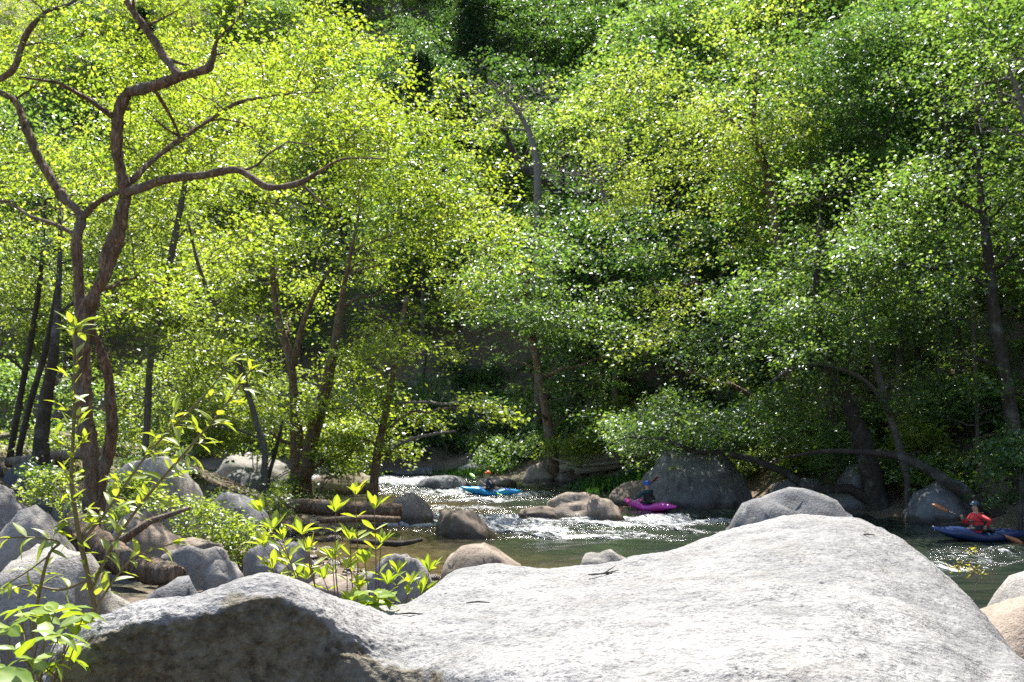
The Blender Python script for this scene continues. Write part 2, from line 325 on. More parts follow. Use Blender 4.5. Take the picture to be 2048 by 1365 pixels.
foam = math_n(n, 'ADD', foam, math_n(n, 'MULTIPLY', math_n(n, 'SUBTRACT', fin, 0.5), 0.5))
foam = ramp(n, foam, [(0.47, 0), (0.56, 1)])
c = mixc(n, foam, c, (0.6, 0.62, 0.64))
p = N(n, 'ShaderNodeBsdfPrincipled', i_IOR=1.33); n.links.new(c, p.inputs['Base Color'])
n.links.new(ramp(n, foam, [(0, 0.15), (1, 0.6)]), p.inputs['Roughness'])
rip = noise_n(n, 3.2, 2, 0.55, fl, 0.8)
hh = math_n(n, 'ADD', math_n(n, 'MULTIPLY', math_n(n, 'ADD', rip, math_n(n, 'MULTIPLY', math_n(n, 'MULTIPLY', fin, ra), 0.5)), math_n(n, 'ADD', math_n(n, 'MULTIPLY', math_n(n, 'MULTIPLY', ra, ra), 2.2), 0.08)), math_n(n, 'MULTIPLY', big, 0.22))
bp = N(n, 'ShaderNodeBump', i_Strength=0.85, i_Distance=0.16); n.links.new(hh, bp.inputs['Height']); n.links.new(bp.outputs[0], p.inputs['Normal'])
n.links.new(p.outputs[0], out.inputs[0])
rv = link('river', np_mesh('river', np.stack([X, Y, Zw], -1).reshape(-1, 3), quads, True, {'rapid': rap.ravel(), 'shallow': shal.ravel()}), m)
tag(rv, 'green brown river with white riffles running between boulders', kind='structure')

# ---------------------------------------------------------------- boulders
def ico(sub):
    bm = bmesh.new(); bmesh.ops.create_icosphere(bm, subdivisions=sub, radius=1)
    V = np.array([v.co[:] for v in bm.verts]); Fc = np.array([[v.index for v in f.verts] for f in bm.faces]); bm.free(); return V, Fc
ICO = {k: ico(k) for k in (2, 3, 4, 5)}
def fbm(V, freq, seed, oct=4):
    off = Vector((seed * 13.7, seed * 7.1, seed * 3.3))
    return np.array([noise.fractal(Vector(p) * freq + off, 1.0, 2.0, oct) for p in V])
def rock_shape(seed, sub=4, cuts=5, rough=0.10, flat=0.0):
    V, Fc = ICO[sub]; V = V.copy(); rs = np.random.RandomState(seed)
    V = np.sign(V) * np.abs(V) ** 0.92
    for k in range(cuts):
        d = rs.normal(0, 1, 3); d[2] = abs(d[2]) * 0.9; d /= np.linalg.norm(d); lim = rs.uniform(0.62, 0.9)
        s = V @ d; over = np.maximum(0, s - lim); V -= d * (over * (0.93 if cuts > 5 else 0.75))[:, None]
    nn = V / np.linalg.norm(V, axis=1)[:, None]
    V += nn * (fbm(V, 0.9, seed, 3) * rough * 1.9 + fbm(V * np.array((1, 1, 1.8)), 2.6, seed + 5, 4) * rough * 0.5 + fbm(V, 8, seed + 9, 3) * rough * 0.25)[:, None]
    V -= (V.max(0) + V.min(0)) / 2; V /= (V.max(0) - V.min(0)) / 2
    return V, Fc
def boulder(label, x0, x1, ytop, d, m, seed, base=None, deep=0.9, skew=0.0, cuts=5, rough=0.1, sub=4, rz=0.0, group=None, name='boulder', cap=0.52, minw=0.72):
    """boulder seen between pixel columns x0..x1 with its top at ytop, standing at distance d"""
    wx = (x1 - x0) / 2 / F * d; top = P((x0 + x1) / 2, ytop, d); cx = top[0]
    gz = max(Hs(cx, d), 0.0) if base is None else max(base, 0.0)
    wx = max(wx, minw * (top[2] - gz))
    V, Fc = rock_shape(seed, sub, cuts, rough)
    hgt = max(top[2] - gz + 0.08, wx * 0.28) / cap
    k_ = min(1.35, 1 / math.sqrt(max(1 - (1 - 2 * min(cap, .5)) ** 2, .3)))
    Wd = V.copy(); zz = (V[:, 2] + 1) / 2
    Wd[:, 0] = V[:, 0] * wx * k_ + skew * wx * (zz - 1 + cap * .6); Wd[:, 1] = V[:, 1] * wx * deep * k_; Wd[:, 2] = zz * hgt
    c, s = math.cos(rz), math.sin(rz)
    Wd[:, :2] = Wd[:, :2] @ np.array([[c, s], [-s, c]])
    o = link(name, np_mesh(name, Wd, Fc), M[m]); o.location = (cx, d, top[2] - hgt)
    tag(o, label, 'boulder', group); return o

# the big foreground boulder, lofted over rows running back to front (px, py, distance)
rowsR = [
 # back foot, back slope, crest, shoulder, upper face, lower face, foot
 [(60, 1470, 5.6), (130, 1440, 5.6), (260, 1400, 5.7), (400, 1390, 5.8), (545, 1390, 6.0), (700, 1390, 6.6), (830, 1340, 7.4), (930, 1300, 8.2), (1100, 1290, 8.6), (1250, 1280, 9.0), (1400, 1260, 9.2), (1520, 1250, 9.4), (1650, 1240, 9.4), (1760, 1260, 9.2), (1880, 1300, 8.8), (2000, 1360, 8.0), (2120, 1430, 7.0), (2240, 1500, 6.0)],
 [(85, 1385, 4.75), (140, 1330, 4.75), (260, 1255, 4.8), (400, 1225, 4.85), (545, 1190, 4.9), (700, 1240, 5.3), (820, 1220, 6.0), (930, 1180, 6.9), (1100, 1178, 7.2), (1250, 1160, 7.5), (1400, 1120, 7.8), (1520, 1088, 8.0), (1650, 1072, 8.0), (1750, 1085, 7.9), (1850, 1145, 7.6), (1960, 1245, 6.8), (2075, 1370, 5.9), (2190, 1480, 5.2)],
 [(95, 1360, 4.35), (145, 1288, 4.35), (260, 1212, 4.4), (400, 1188, 4.4), (545, 1150, 4.45), (690, 1212, 4.7), (790, 1222, 5.3), (920, 1142, 6.0), (1100, 1140, 6.2), (1250, 1121, 6.4), (1400, 1080, 6.7), (1520, 1047, 6.9), (1650, 1037, 6.9), (1735, 1047, 6.8), (1815, 1092, 6.5), (1905, 1170, 5.8), (2000, 1275, 5.0), (2120, 1430, 4.3)],
 [(105, 1385, 4.12), (165, 1300, 4.12), (270, 1240, 4.13), (400, 1222, 4.14), (550, 1185, 4.15), (690, 1252, 4.28), (800, 1268, 4.6), (930, 1205, 5.1), (1100, 1190, 5.3), (1250, 1170, 5.4), (1390, 1135, 5.6), (1510, 1105, 5.7), (1630, 1092, 5.7), (1710, 1105, 5.6), (1785, 1150, 5.3), (1870, 1230, 4.8), (1970, 1340, 4.2), (2080, 1470, 3.8)],
 [(112, 1420, 4.10), (180, 1330, 4.09), (280, 1278, 4.10), (400, 1262, 4.10), (550, 1228, 4.11), (680, 1292, 4.2), (810, 1318, 4.36), (950, 1290, 4.35), (1100, 1270, 4.4), (1250, 1250, 4.5), (1370, 1225, 4.6), (1490, 1200, 4.7), (1600, 1190, 4.7), (1690, 1200, 4.6), (1770, 1240, 4.4), (1850, 1310, 4.0), (1940, 1410, 3.6), (2040, 1520, 3.4)],
 [(120, 1500, 4.14), (190, 1430, 4.13), (280, 1390, 4.12), (400, 1380, 4.12), (550, 1370, 4.12), (680, 1385, 4.14), (820, 1395, 4.12), (960, 1395, 3.75), (1100, 1390, 3.6), (1250, 1380, 3.6), (1360, 1370, 3.6), (1470, 1360, 3.6), (1570, 1360, 3.6), (1660, 1375, 3.55), (1740, 1410, 3.45), (1820, 1480, 3.3), (1900, 1570, 3.1), (1990, 1660, 3.0)],
 [(120, 1850, 4.3), (190, 1850, 4.3), (280, 1850, 4.25), (400, 1850, 4.25), (550, 1850, 4.2), (680, 1850, 4.1), (820, 1850, 3.9), (960, 1850, 3.3), (1100, 1850, 3.0), (1250, 1850, 2.9), (1360, 1850, 2.9), (1470, 1850, 2.9), (1570, 1850, 2.9), (1660, 1860, 2.9), (1740, 1880, 2.9), (1820, 1900, 2.8), (1900, 1950, 2.7), (1990, 2000, 2.6)],
]
rows = np.array([[P(*q) for q in r] for r in rowsR])                       # (7,18,3)
c0 = rows[:, 0] * np.array((1, 1, 0)) + np.array((-.3, 0, .9)); c1 = rows[:, -1] * np.array((1, 1, 0)) + np.array((.35, 0, .9))   # the ends run down into the ground
c0[:, 2] = np.minimum(c0[:, 2], rows[:, 0, 2]); c1[:, 2] = np.minimum(c1[:, 2], rows[:, -1, 2])
rows = np.concatenate([c0[:, None], rows, c1[:, None]], 1)
NU, NV = 660, 240
tmp = np.stack([catmull(rows[i], NU) for i in range(len(rows))])           # (7,NU,3)
sf = np.stack([catmull(tmp[:, j], NV) for j in range(NU)], 1)              # (NV,NU,3)
du = np.gradient(sf, axis=1); dv = np.gradient(sf, axis=0); nr = np.cross(dv, du); nr /= np.linalg.norm(nr, axis=2)[..., None]
if nr[NV // 3, NU // 2, 2] < 0: nr = -nr
Vv = sf.reshape(-1, 3); nv = nr.reshape(-1, 3)
steep = 1 - np.clip(nv[:, 2], 0, 1)
rowi = np.repeat(np.linspace(0, 6, NV)[:, None], NU, 1).ravel(); coli = np.repeat(np.linspace(-1, 18, NU)[None, :], NV, 0).ravel()
hump = smooth01((7.6 - coli) / 1.5) * smooth01((rowi - 1.8) / .8)
disp = fbm(Vv, 1.3, 1, 3) * 0.035 + fbm(Vv, 5.5, 2, 4) * 0.014 + fbm(Vv, 20, 3, 3) * (0.004 + 0.005 * hump) + fbm(Vv, 42, 4, 2) * (0.0015 + 0.003 * hump)
Vv = Vv + nv * disp[:, None]
ii = (np.arange(NV - 1)[:, None] * NU + np.arange(NU - 1)[None, :])
quads = np.stack([ii, ii + NU, ii + NU + 1, ii + 1], -1).reshape(-1, 4)
# brown lichen and painted shade on left hump's front, ragged along the shade line
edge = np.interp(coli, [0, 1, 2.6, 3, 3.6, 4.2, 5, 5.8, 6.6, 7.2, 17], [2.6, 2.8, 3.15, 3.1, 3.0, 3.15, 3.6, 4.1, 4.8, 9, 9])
crust_shade = smooth01((rowi - edge + fbm(Vv, 7, 8, 4) * 0.6) / 0.3) * 0.92
fr = link('boulder', np_mesh('boulder', Vv, quads, True, {'crust_shade': crust_shade}), M['rock_fore'])
tag(fr, 'huge pale grey granite boulder filling the foreground, hump on its left browned by lichen and painted shade', 'boulder')

B = boulder
B('shaded grey boulder at the left edge behind the leafy shrub', -60, 300, 1085, 8.2, 'rock_pale', 11, cuts=8, deep=.9, skew=-.2)
B('weathered grey boulder with flat top at the far left edge', -120, 95, 958, 12.5, 'rock_pale', 12, cuts=8, deep=.9)
B('pale dappled boulder under the weathered log at left edge', -40, 175, 1010, 10.5, 'rock_pale', 62, cuts=8, deep=.8, skew=-.1)
B('pinkish flat topped slab boulder beside the leaning trunk base', 235, 400, 1022, 14, 'rock_tan', 13, skew=-.3, deep=.8, cuts=7)
B('pale sloping slab below the pinkish boulder', 320, 470, 1088, 12, 'rock_pale', 14, skew=-.5, deep=.9, cuts=6)
B('small dark wedge shaped rock behind the foreground hump', 308, 398, 1150, 8.8, 'rock_grey', 15, cuts=7, sub=3)
B('grey boulder behind the twin tree trunks', 195, 365, 912, 21, 'rock_pale', 16, skew=-.2)
B('large pale sunlit boulder left of the forked tree', 435, 590, 905, 43, 'rock_pale', 17, cuts=4, deep=.7)
B('dark rounded boulder in front of the pale sunlit one', 434, 556, 935, 38, 'rock_grey', 18, cuts=3)
B('dark rock under the green shrub by the left bank', 385, 530, 985, 23, 'rock_grey', 19)
B('low grey rock left of the dark shrub covered one', 300, 400, 965, 27, 'rock_grey', 20)
B('pale upright boulder behind the left side of the azalea', 486, 625, 1082, 12.5, 'rock_pale', 21, cuts=6, cap=.75)
B('pale rounded boulder behind the right side of the azalea', 735, 868, 1106, 13, 'rock_pale', 22, cuts=4)
B('low pale stone at the rear foot of the azalea', 600, 745, 1150, 11, 'rock_tan', 63, cuts=4)
B('long grey brown streaked boulder at the near water edge', 880, 1092, 1088, 18, 'rock_tan', 23, skew=-.35, cuts=4, deep=.7)
B('small white boulder half hidden behind the foreground crest', 1142, 1295, 1097, 17, 'rock_pale', 24, skew=-.2, deep=.7)
B('smooth tan rock at the right end of the log', 768, 866, 985, 31.5, 'rock_tan', 25, skew=-.2)
B('brown pointed rock standing in shallow water', 862, 992, 1019, 27.6, 'rock_brown', 26, skew=-.35, cuts=6, base=-.3)
B('long low tan rock with a grass tuft in midstream', 1085, 1256, 985, 32.4, 'rock_tan', 27, cuts=6, base=-.3, skew=-.1, deep=.6)
B('low tan ledge at the left end of the midstream rock', 1028, 1150, 1012, 32.6, 'rock_brown', 64, cuts=5, base=-.3, deep=.6)
B('dark grey domed rock upstream of the blue kayak', 832, 945, 950, 47, 'rock_grey', 28, cuts=3, base=-.3)
B('small pale brown rock behind the orange helmet', 945, 1035, 953, 48, 'rock_tan', 29, cuts=5, base=-.3)
B('flat pale rock in the riffle behind the slender tree', 620, 765, 945, 44, 'rock_tan', 30, base=-.3, deep=.6)
B('huge dark grey boulder behind the magenta kayak', 1262, 1512, 896, 37.8, 'rock_grey', 31, cuts=4, deep=.75, base=-.4, sub=5)
B('brown sloping rock at the left foot of the huge dark boulder', 1215, 1330, 958, 38.5, 'rock_brown', 32, skew=.5, cuts=6, base=-.3)
B('dark flat rock right of the huge dark boulder', 1495, 1670, 955, 38, 'rock_grey', 33, deep=.7, base=-.3)
B('grey humped boulder with sunlit ridge behind the foreground crest', 1395, 1745, 977, 14.5, 'rock_grey', 34, cuts=3, skew=.5, deep=.5, cap=.7, minw=.3)
B('mossy grey boulder under the fallen trunk on the far bank', 1795, 1955, 958, 32, 'rock_grey', 35, cuts=5, base=-.3)
B('dark rock between the leaning trunk and the mossy boulder', 1630, 1775, 928, 36, 'rock_grey', 36, base=-.2)
B('pinkish slab at right edge beside the foreground boulder', 1925, 2170, 1190, 7.6, 'rock_tan', 37, cuts=6, deep=.9)
B('grey cracked slab above the pinkish one at right edge', 1930, 2230, 1143, 9.6, 'rock_pale', 38, cuts=6, deep=.8)
B('pale pointed rock left of the riverside tree foot', 1045, 1108, 925, 52, 'rock_tan', 39, cuts=6, sub=3)
B('dark rock at the foot of the driftwood heap', 1110, 1190, 935, 51.5, 'rock_brown', 40, sub=3)
B('grey rock on the far shore above the blue kayak', 905, 1010, 926, 59, 'rock_grey', 41, sub=3)
B('dark long rock on the far shore in deep shade', 790, 910, 935, 61, 'rock_grey', 42, sub=3)
B('rust brown slope rock at the right edge of the far bank', 1960, 2060, 900, 33, 'rock_tan', 43, sub=3)

# boulders packed along the left bank
rng = np.random.default_rng(15); done = []
while len(done) < 26:
    px = rng.uniform(-40, 560); d = rng.uniform(9.5, 24); wpx = rng.uniform(55, 120) * (14 / d) ** .6
    if any(abs(px - a) < 34 and abs(d - b) < 2.2 for a, b in done): continue
    x = (px - 1024) / F * d; z = Hs(x, d); top = z + rng.uniform(.25, .65)
    py = 844 + F * (CAMZ - top) / d
    if (130 < px < 230 and 13 < d < 17) or (110 < px < 400 and d < 13.5): continue
    done.append((px, d))
    B('mid sized boulder packed among others on the left bank', px - wpx / 2, px + wpx / 2, py, d, ['rock_pale', 'rock_pale', 'rock_tan', 'rock_pale', 'rock_grey'][len(done) % 5], 500 + len(done), deep=rng.uniform(.7, 1), skew=rng.uniform(-.4, .4), sub=4, cuts=9, rough=.07, group='boulders packed on the left bank')
# small stones along the near bank
rng = np.random.default_rng(5)
protos = []
for k in range(4):
    V, Fc = rock_shape(80 + k, 2, 4, 0.1); protos.append(np_mesh('stone', V * 0.5, Fc)); protos[-1].materials.append(M[['rock_tan', 'rock_pale', 'rock_brown', 'rock_grey'][k]])
cnt = 0
while cnt < 120:
    px = rng.uniform(380, 900); d = rng.uniform(11, 33); x = (px - 1024) / F * d; z = Hs(x, d)
    if z < -0.12 or z > 1.9: continue
    o = bpy.data.objects.new('stone', protos[int(rng.integers(4))]); col.objects.link(o)
    s = rng.uniform(0.15, 0.5); o.scale = (s * rng.uniform(.8, 1.5), s, s * rng.uniform(.5, .8)); o.location = (x, d, z + 0.02); o.rotation_euler = (rng.uniform(-.2, .2), rng.uniform(-.2, .2), rng.uniform(0, 6))
    tag(o, 'small rounded stone lying among the near bank boulders', 'stone', 'stones on the near bank'); cnt += 1
# pebbles: too many to count
bd = Builder(); V0, F0 = ICO[2]; V0 = V0 * np.array((1, .8, .55))
sub = ICO[2]
k = 0
while k < 1500:
    px = rng.uniform(300, 950); d = rng.uniform(10, 40); x = (px - 1024) / F * d; z = Hs(x, d)
    if z < -0.08 or z > 0.9: continue
    s = rng.uniform(.03, .1); a = rng.uniform(0, 6); R = np.array([[math.cos(a), -math.sin(a), 0], [math.sin(a), math.cos(a), 0], [0, 0, 1]])
    bd.add((V0 * s) @ R.T + np.array((x, d, z + s * .2)), None, F0); k += 1
tag(link('river_pebbles', bd.mesh('river_pebbles'), M['rock_tan']), 'bed of brown and grey pebbles along the near shore', kind='stuff')

# ---------------------------------------------------------------- foliage machinery
def leaves_mesh(name, pos, along, normal, size, lv, aspect=0.62, fold=0.22):
    """one folded kite of 4 vertices for each leaf"""
    n_ = len(pos); a = along - normal * np.sum(along * normal, 1)[:, None]; a /= np.linalg.norm(a, axis=1)[:, None] + 1e-9
    b = np.cross(normal, a); s = size[:, None]
    v0 = pos; v2 = pos + a * s - normal * s * 0.12
    m1 = pos + a * s * 0.45 + b * s * aspect * 0.5 + normal * s * fold * 0.4
    m2 = pos + a * s * 0.45 - b * s * aspect * 0.5 + normal * s * fold * 0.4
    V = np.stack([v0, m1, v2, m2], 1).reshape(-1, 3)
    i = np.arange(n_)[:, None] * 4
    T = np.concatenate([i + np.array([[0, 2, 1]]), i + np.array([[0, 3, 2]])], 1).reshape(-1, 3)
    return np_mesh(name, V, T, False, {'lv': np.repeat(lv, 4)})
def spray_leaves(tips, outd, n_leaf, rad, leaf, rng, droop=0.15, tilt=0.55, vert=0.22, lvbase=None, hang=0.0):
    nt_ = len(tips); k = np.repeat(np.arange(nt_), n_leaf); m_ = len(k)
    o = outd[k]; side = np.stack([-o[:, 1], o[:, 0], np.zeros(m_)], 1)
    side /= np.linalg.norm(side, axis=1)[:, None] + 1e-6
    sc_ = rng.uniform(0.6, 1.35, nt_)[k] * rad
    u = rng.uniform(-1.1, 0.75, m_); v = rng.normal(0, 0.42, m_) * (1.05 - 0.5 * np.clip(u, -1, 1)); wv = rng.normal(0, vert, m_)
    pos = tips[k] + o * (u * sc_)[:, None] + side * (v * sc_)[:, None]
    pos[:, 2] += wv * sc_ - droop * sc_ * (u + 1) ** 2 * 0.5 - droop * np.abs(v) * sc_ * 0.6
    nrm = np.stack([rng.normal(0, tilt, m_), rng.normal(0, tilt, m_), np.ones(m_)], 1); nrm /= np.linalg.norm(nrm, axis=1)[:, None]
    al = o * 0.7 + side * np.sign(v)[:, None] * 0.6 + rng.normal(0, 0.5, (m_, 3)); al[:, 2] -= 0.25 + hang
    size = leaf * rng.uniform(0.5, 1.45, m_)
    base = rng.uniform(0.25, 0.75, nt_)[k] if lvbase is None else lvbase[k]
    lv = np.clip(base + rng.normal(0, 0.17, m_), 0, 1)
    return pos, al, nrm, size, lv
def ellip_points(ells, n_, rng, shell=2.0, clump=10):
    wts = np.array([e[6] if len(e) > 6 else e[3] * e[4] * e[5] for e in ells], float); wts /= wts.sum()
    ch = rng.choice(len(ells), n_, p=wts); E = np.array([e[:6] for e in ells], float)[ch]
    d = rng.normal(0, 1, (n_, 3)); d /= np.linalg.norm(d, axis=1)[:, None]
    r = rng.uniform(0, 1, n_) ** (1 / (3 * shell) * 1.4) * rng.uniform(0.72, 1.18, n_)
    T = E[:, :3] + d * r[:, None] * E[:, 3:6]
    if clump > 1:                        # sprays gather in flat layered clumps with gaps between them
        nc = max(6, n_ // clump); k = rng.integers(0, nc, n_); rad = 0.25 * np.cbrt(E[k, 3] * E[k, 4] * E[k, 5])
        T = T[k] + rng.normal(0, 1, (n_, 3)) * rad[:, None] * np.array((1.0, 1.0, 0.55)) - np.array((0, 0, .12)) * (rng.normal(0, 1, n_) ** 2 * rad)[:, None]
        E = E[k]
    return T, E[:, :3]
def grow(trunks, tips, rng, n_limb=14, sub_frac=0.35, rmin=0.006, twig=True, limb_r=0.5, sides=5):
    """woody limbs from trunk polylines [(pts,rad)] to the tips. Returns a Builder"""
    bd = Builder()
    nodes = np.vstack([np.column_stack([p, r]) for p, r in trunks])
    def connect(t, frac, nseg, sd, keep):
        nonlocal nodes
        dv = nodes[:, :3] - t; dist = np.linalg.norm(dv, axis=1)
        cost = dist + 1.3 * np.maximum(0, dv[:, 2] + 0.25 * dist); i = int(np.argmin(cost)); a = nodes[i, :3]; L = dist[i]
        if L < 0.05: return
        r0 = max(min(nodes[i, 3] * frac, 0.035 * L + 0.01), rmin * 1.5)
        mid = (a + t) / 2 + rng.normal(0, 0.09 * L, 3) + np.array((0, 0, 0.1 * L))
        s = np.linspace(0, 1, nseg)[:, None]; pts = (1 - s) ** 2 * a + 2 * s * (1 - s) * mid + s ** 2 * t
        pts[1:-1] += rng.normal(0, 0.018 * L, (nseg - 2, 3))
        rad = np.linspace(r0, max(rmin, r0 * 0.25), nseg)
        bd.tube(pts, rad, sd, False)
        if keep: nodes = np.vstack([nodes, np.column_stack([pts[1:], rad[1:]])])
    idx = rng.permutation(len(tips)); nl = min(n_limb, len(tips))
    for i in idx[:nl]: connect(tips[i], limb_r, 9, sides + 1, True)
    ns = int(len(tips) * sub_frac)
    for i in idx[nl:nl + ns]: connect(tips[i], 0.6, 6, sides, True)
    if twig:
        for i in idx[nl + ns:]: connect(tips[i], 0.7, 4, 3, False)
    return bd
def pix_path(pts, nres=None, fine=4):
    """[(px,py,d,width_px)] -> smooth points and radii"""
    A = np.array([[*P(q[0], q[1], q[2]), q[3] / 2 / F * q[2]] for q in pts]); nres = nres or max(8, fine * len(pts))
    c = catmull(A, nres); return c[:, :3], np.maximum(c[:, 3], 0.004)
def pix_ell(px, py, d, rx, ry, rd, wgt=None):
    c = P(px, py, d); e = [c[0], c[1], c[2], rx / F * d, rd, ry / F * d]
    return e + [wgt] if wgt else e
LEAF_DENSITY = 0.6
def tree(name, label, trunks, ells, tips, per, leaf, spray, lm, bm_, seed, group=None, n_limb=14, droop=0.15, tilt=0.55, shell=2.0, extra_limbs=(), knob=0.05, cat='tree', vert=0.22, hang=0.0, twig=True, sides=10, fine=4, kink=0.1):
    """trunks: pixel paths, first point of the first one is the foot. Leaves fill the ellipsoids"""
    rng = np.random.default_rng(seed); leaf *= 0.87; per = int(per * LEAF_DENSITY)
    tr = [pix_path(t, None, fine) for t in trunks]
    if kink:
        for i_, (p_, r_) in enumerate(tr):
            n_ = len(p_); k_ = max(3, n_ // 6); j_ = np.stack([np.interp(np.arange(n_), np.linspace(0, n_ - 1, k_), rng.normal(0, 1, k_)) for _ in range(3)], 1); j_[0] = 0
            tr[i_] = (p_ + j_ * r_[:, None] * kink, r_ * (1 + .12 * np.interp(np.arange(n_), np.linspace(0, n_ - 1, k_), rng.normal(0, 1, k_))))
    p0 = tr[0][0][0]; z0 = min(Hs(p0[0], p0[1]), p0[2]); foot = np.array((p0[0], p0[1], z0))
    if p0[2] > z0 + 0.05:      # carry the trunk down to the ground
        p, r = tr[0]; k = max(3, int((p0[2] - z0) / 0.4)); ext = np.linspace(0, 1, k, endpoint=False)[:, None]
        q = foot - np.array((0, 0, .3)) + (p[0] - foot + np.array((0, 0, .3))) * ext; q[:, :2] += 0
        tr[0] = (np.vstack([q, p]), np.concatenate([np.full(k, r[0]) * (1.35 - 0.35 * ext[:, 0]), r]))
    root = empty(name, foot); tag(root, label, cat, group)
    bd = Builder()
    for p, r in tr: bd.tube(p - foot, r, sides, True, knob, rng)
    link('trunk', bd.mesh('trunk'), M[bm_], root)
    T, C = ellip_points(ells, tips, rng, shell)
    T = T[T[:, 2] > H(T[:, 0], T[:, 1]) + 0.3]
    tw = [(p - foot, r) for p, r in tr]
    bd = grow(tw, T - foot, rng, n_limb, twig=twig)
    link('branches', bd.mesh('branches'), M[bm_], root)
    mid = np.mean(np.vstack([p for p, r in tr])[:, :2], 0)
    o = np.zeros_like(T); o[:, :2] = T[:, :2] - mid; o[:, :2] += rng.normal(0, 0.5, (len(T), 2)); o /= np.linalg.norm(o, axis=1)[:, None] + 1e-6; o[:, 2] = -0.12
    pos, al, nrm, sz, lv = spray_leaves(T - foot, o, per, spray, leaf, rng, droop, tilt, vert, None, hang)
    cr = link('crown', leaves_mesh('crown', pos, al, nrm, sz, lv), M[lm], root); cr['kind'] = 'stuff'
    return root
# ---------------------------------------------------------------- near left tree (gnarled, twin stemmed)
D = 15.0
A1 = [(188, 1075, D, 41.6), (182, 960, D, 36.5), (172, 860, D, 34.0), (163, 760, D, 32.8), (166, 650, D, 32.8), (186, 595, D, 31.5), (208, 550, D, 30.2), (228, 490, D, 29.0), (246, 430, D, 28.4), (248, 385, D, 26.5), (240, 330, D, 25.2), (234, 270, D, 23.9), (240, 215, D, 22.7), (258, 184, D, 20.2)]
A2 = [(256, 186, D, 22.5), (310, 171, D - .2, 19.5), (360, 155, D - .3, 18.8), (410, 140, D - .4, 18.0), (425, 120, D - .4, 13.5), (434, 82, D - .5, 6.8), (470, 45, D - .6, 3.0)]
A3 = [(362, 156, D - .3, 17.3), (326, 110, D - .1, 15.8), (300, 68, D, 14.4), (265, 20, D + .1, 13.0), (235, -40, D + .2, 10.1), (210, -120, D + .3, 5.8)]
A4 = [(250, 386, D, 18.7), (330, 360, D - .3, 15.8), (400, 351, D - .5, 15.1), (470, 340, D - .7, 15.1), (500, 355, D - .8, 14.4), (540, 375, D - .9, 15.8), (600, 366, D - 1.0, 13.0), (640, 343, D - 1.1, 8), (690, 318, D - 1.2, 4.5), (775, 318, D - 1.3, 2)]
A5 = [(600, 366, D - 1.0, 7.2), (635, 398, D - 1.1, 4.8), (655, 418, D - 1.2, 3.2)]
Bs = [(170, 668, D + .3, 24.5), (160, 600, D + .4, 21.8), (156, 540, D + .4, 21.1), (153, 480, D + .4, 21.1), (160, 432, D + .4, 20.4), (130, 400, D + .5, 19.0), (110, 370, D + .5, 17.7), (75, 310, D + .6, 16.4), (50, 250, D + .7, 15.6), (25, 200, D + .8, 13.6), (-20, 176, D + .9, 10.9), (-90, 150, D + 1, 6.8)]
Bs2 = [(160, 440, D + .4, 15.4), (185, 415, D + .3, 12.6), (215, 394, D + .2, 10.5), (245, 382, D, 9.8)]
Cs = [(190, 1060, D + .5, 25.4), (205, 960, D + .6, 23.0), (222, 880, D + .6, 21.9), (222, 800, D + .5, 20.7), (208, 720, D + .4, 19.6), (185, 660, D + .3, 19.6)]
E1 = [(262, 362, D + .1, 16.8), (300, 325, D + .6, 12.6), (345, 290, D + 1, 10.5), (420, 240, D + 1.6, 9.1), (480, 205, D + 2, 7.0), (560, 190, D + 2.2, 4.2), (650, 184, D + 2.4, 2.1)]
E2 = [(308, 178, D - .1, 8.0), (335, 222, D + .3, 7.2), (355, 262, D + .6, 6.4), (362, 285, D + .9, 5.6)]
L0 = [(-60, 180, D + .4, 14.4), (0, 158, D + .3, 13.6), (30, 132, D + .2, 12.0), (52, 70, D + .2, 11.2), (92, 25, D + .2, 9.6), (140, 8, D + .3, 6.4), (190, -30, D + .4, 4.0)]
tree('gnarled_tree', 'gnarled brown barked tree with crooked limbs at left, yellow green leaves', [A1, A2, A3, A4, A5, Bs, Bs2, Cs, E1, E2, L0],
     [pix_ell(130, 110, 16.5, 330, 190, 2.2), pix_ell(430, 90, 16.8, 260, 150, 2.0), pix_ell(60, 400, 17.5, 200, 190, 1.5), pix_ell(420, 260, 17.4, 260, 130, 1.5), pix_ell(330, 500, 18.2, 230, 110, 1.2), pix_ell(640, 230, 16.5, 160, 110, 1.4), pix_ell(80, -130, 16.5, 420, 90, 1.5)],
     470, 66, 0.092, 0.42, 'leaf_yellow', 'bark', 101, n_limb=34, knob=0.10, sides=18, fine=11, kink=0.12)

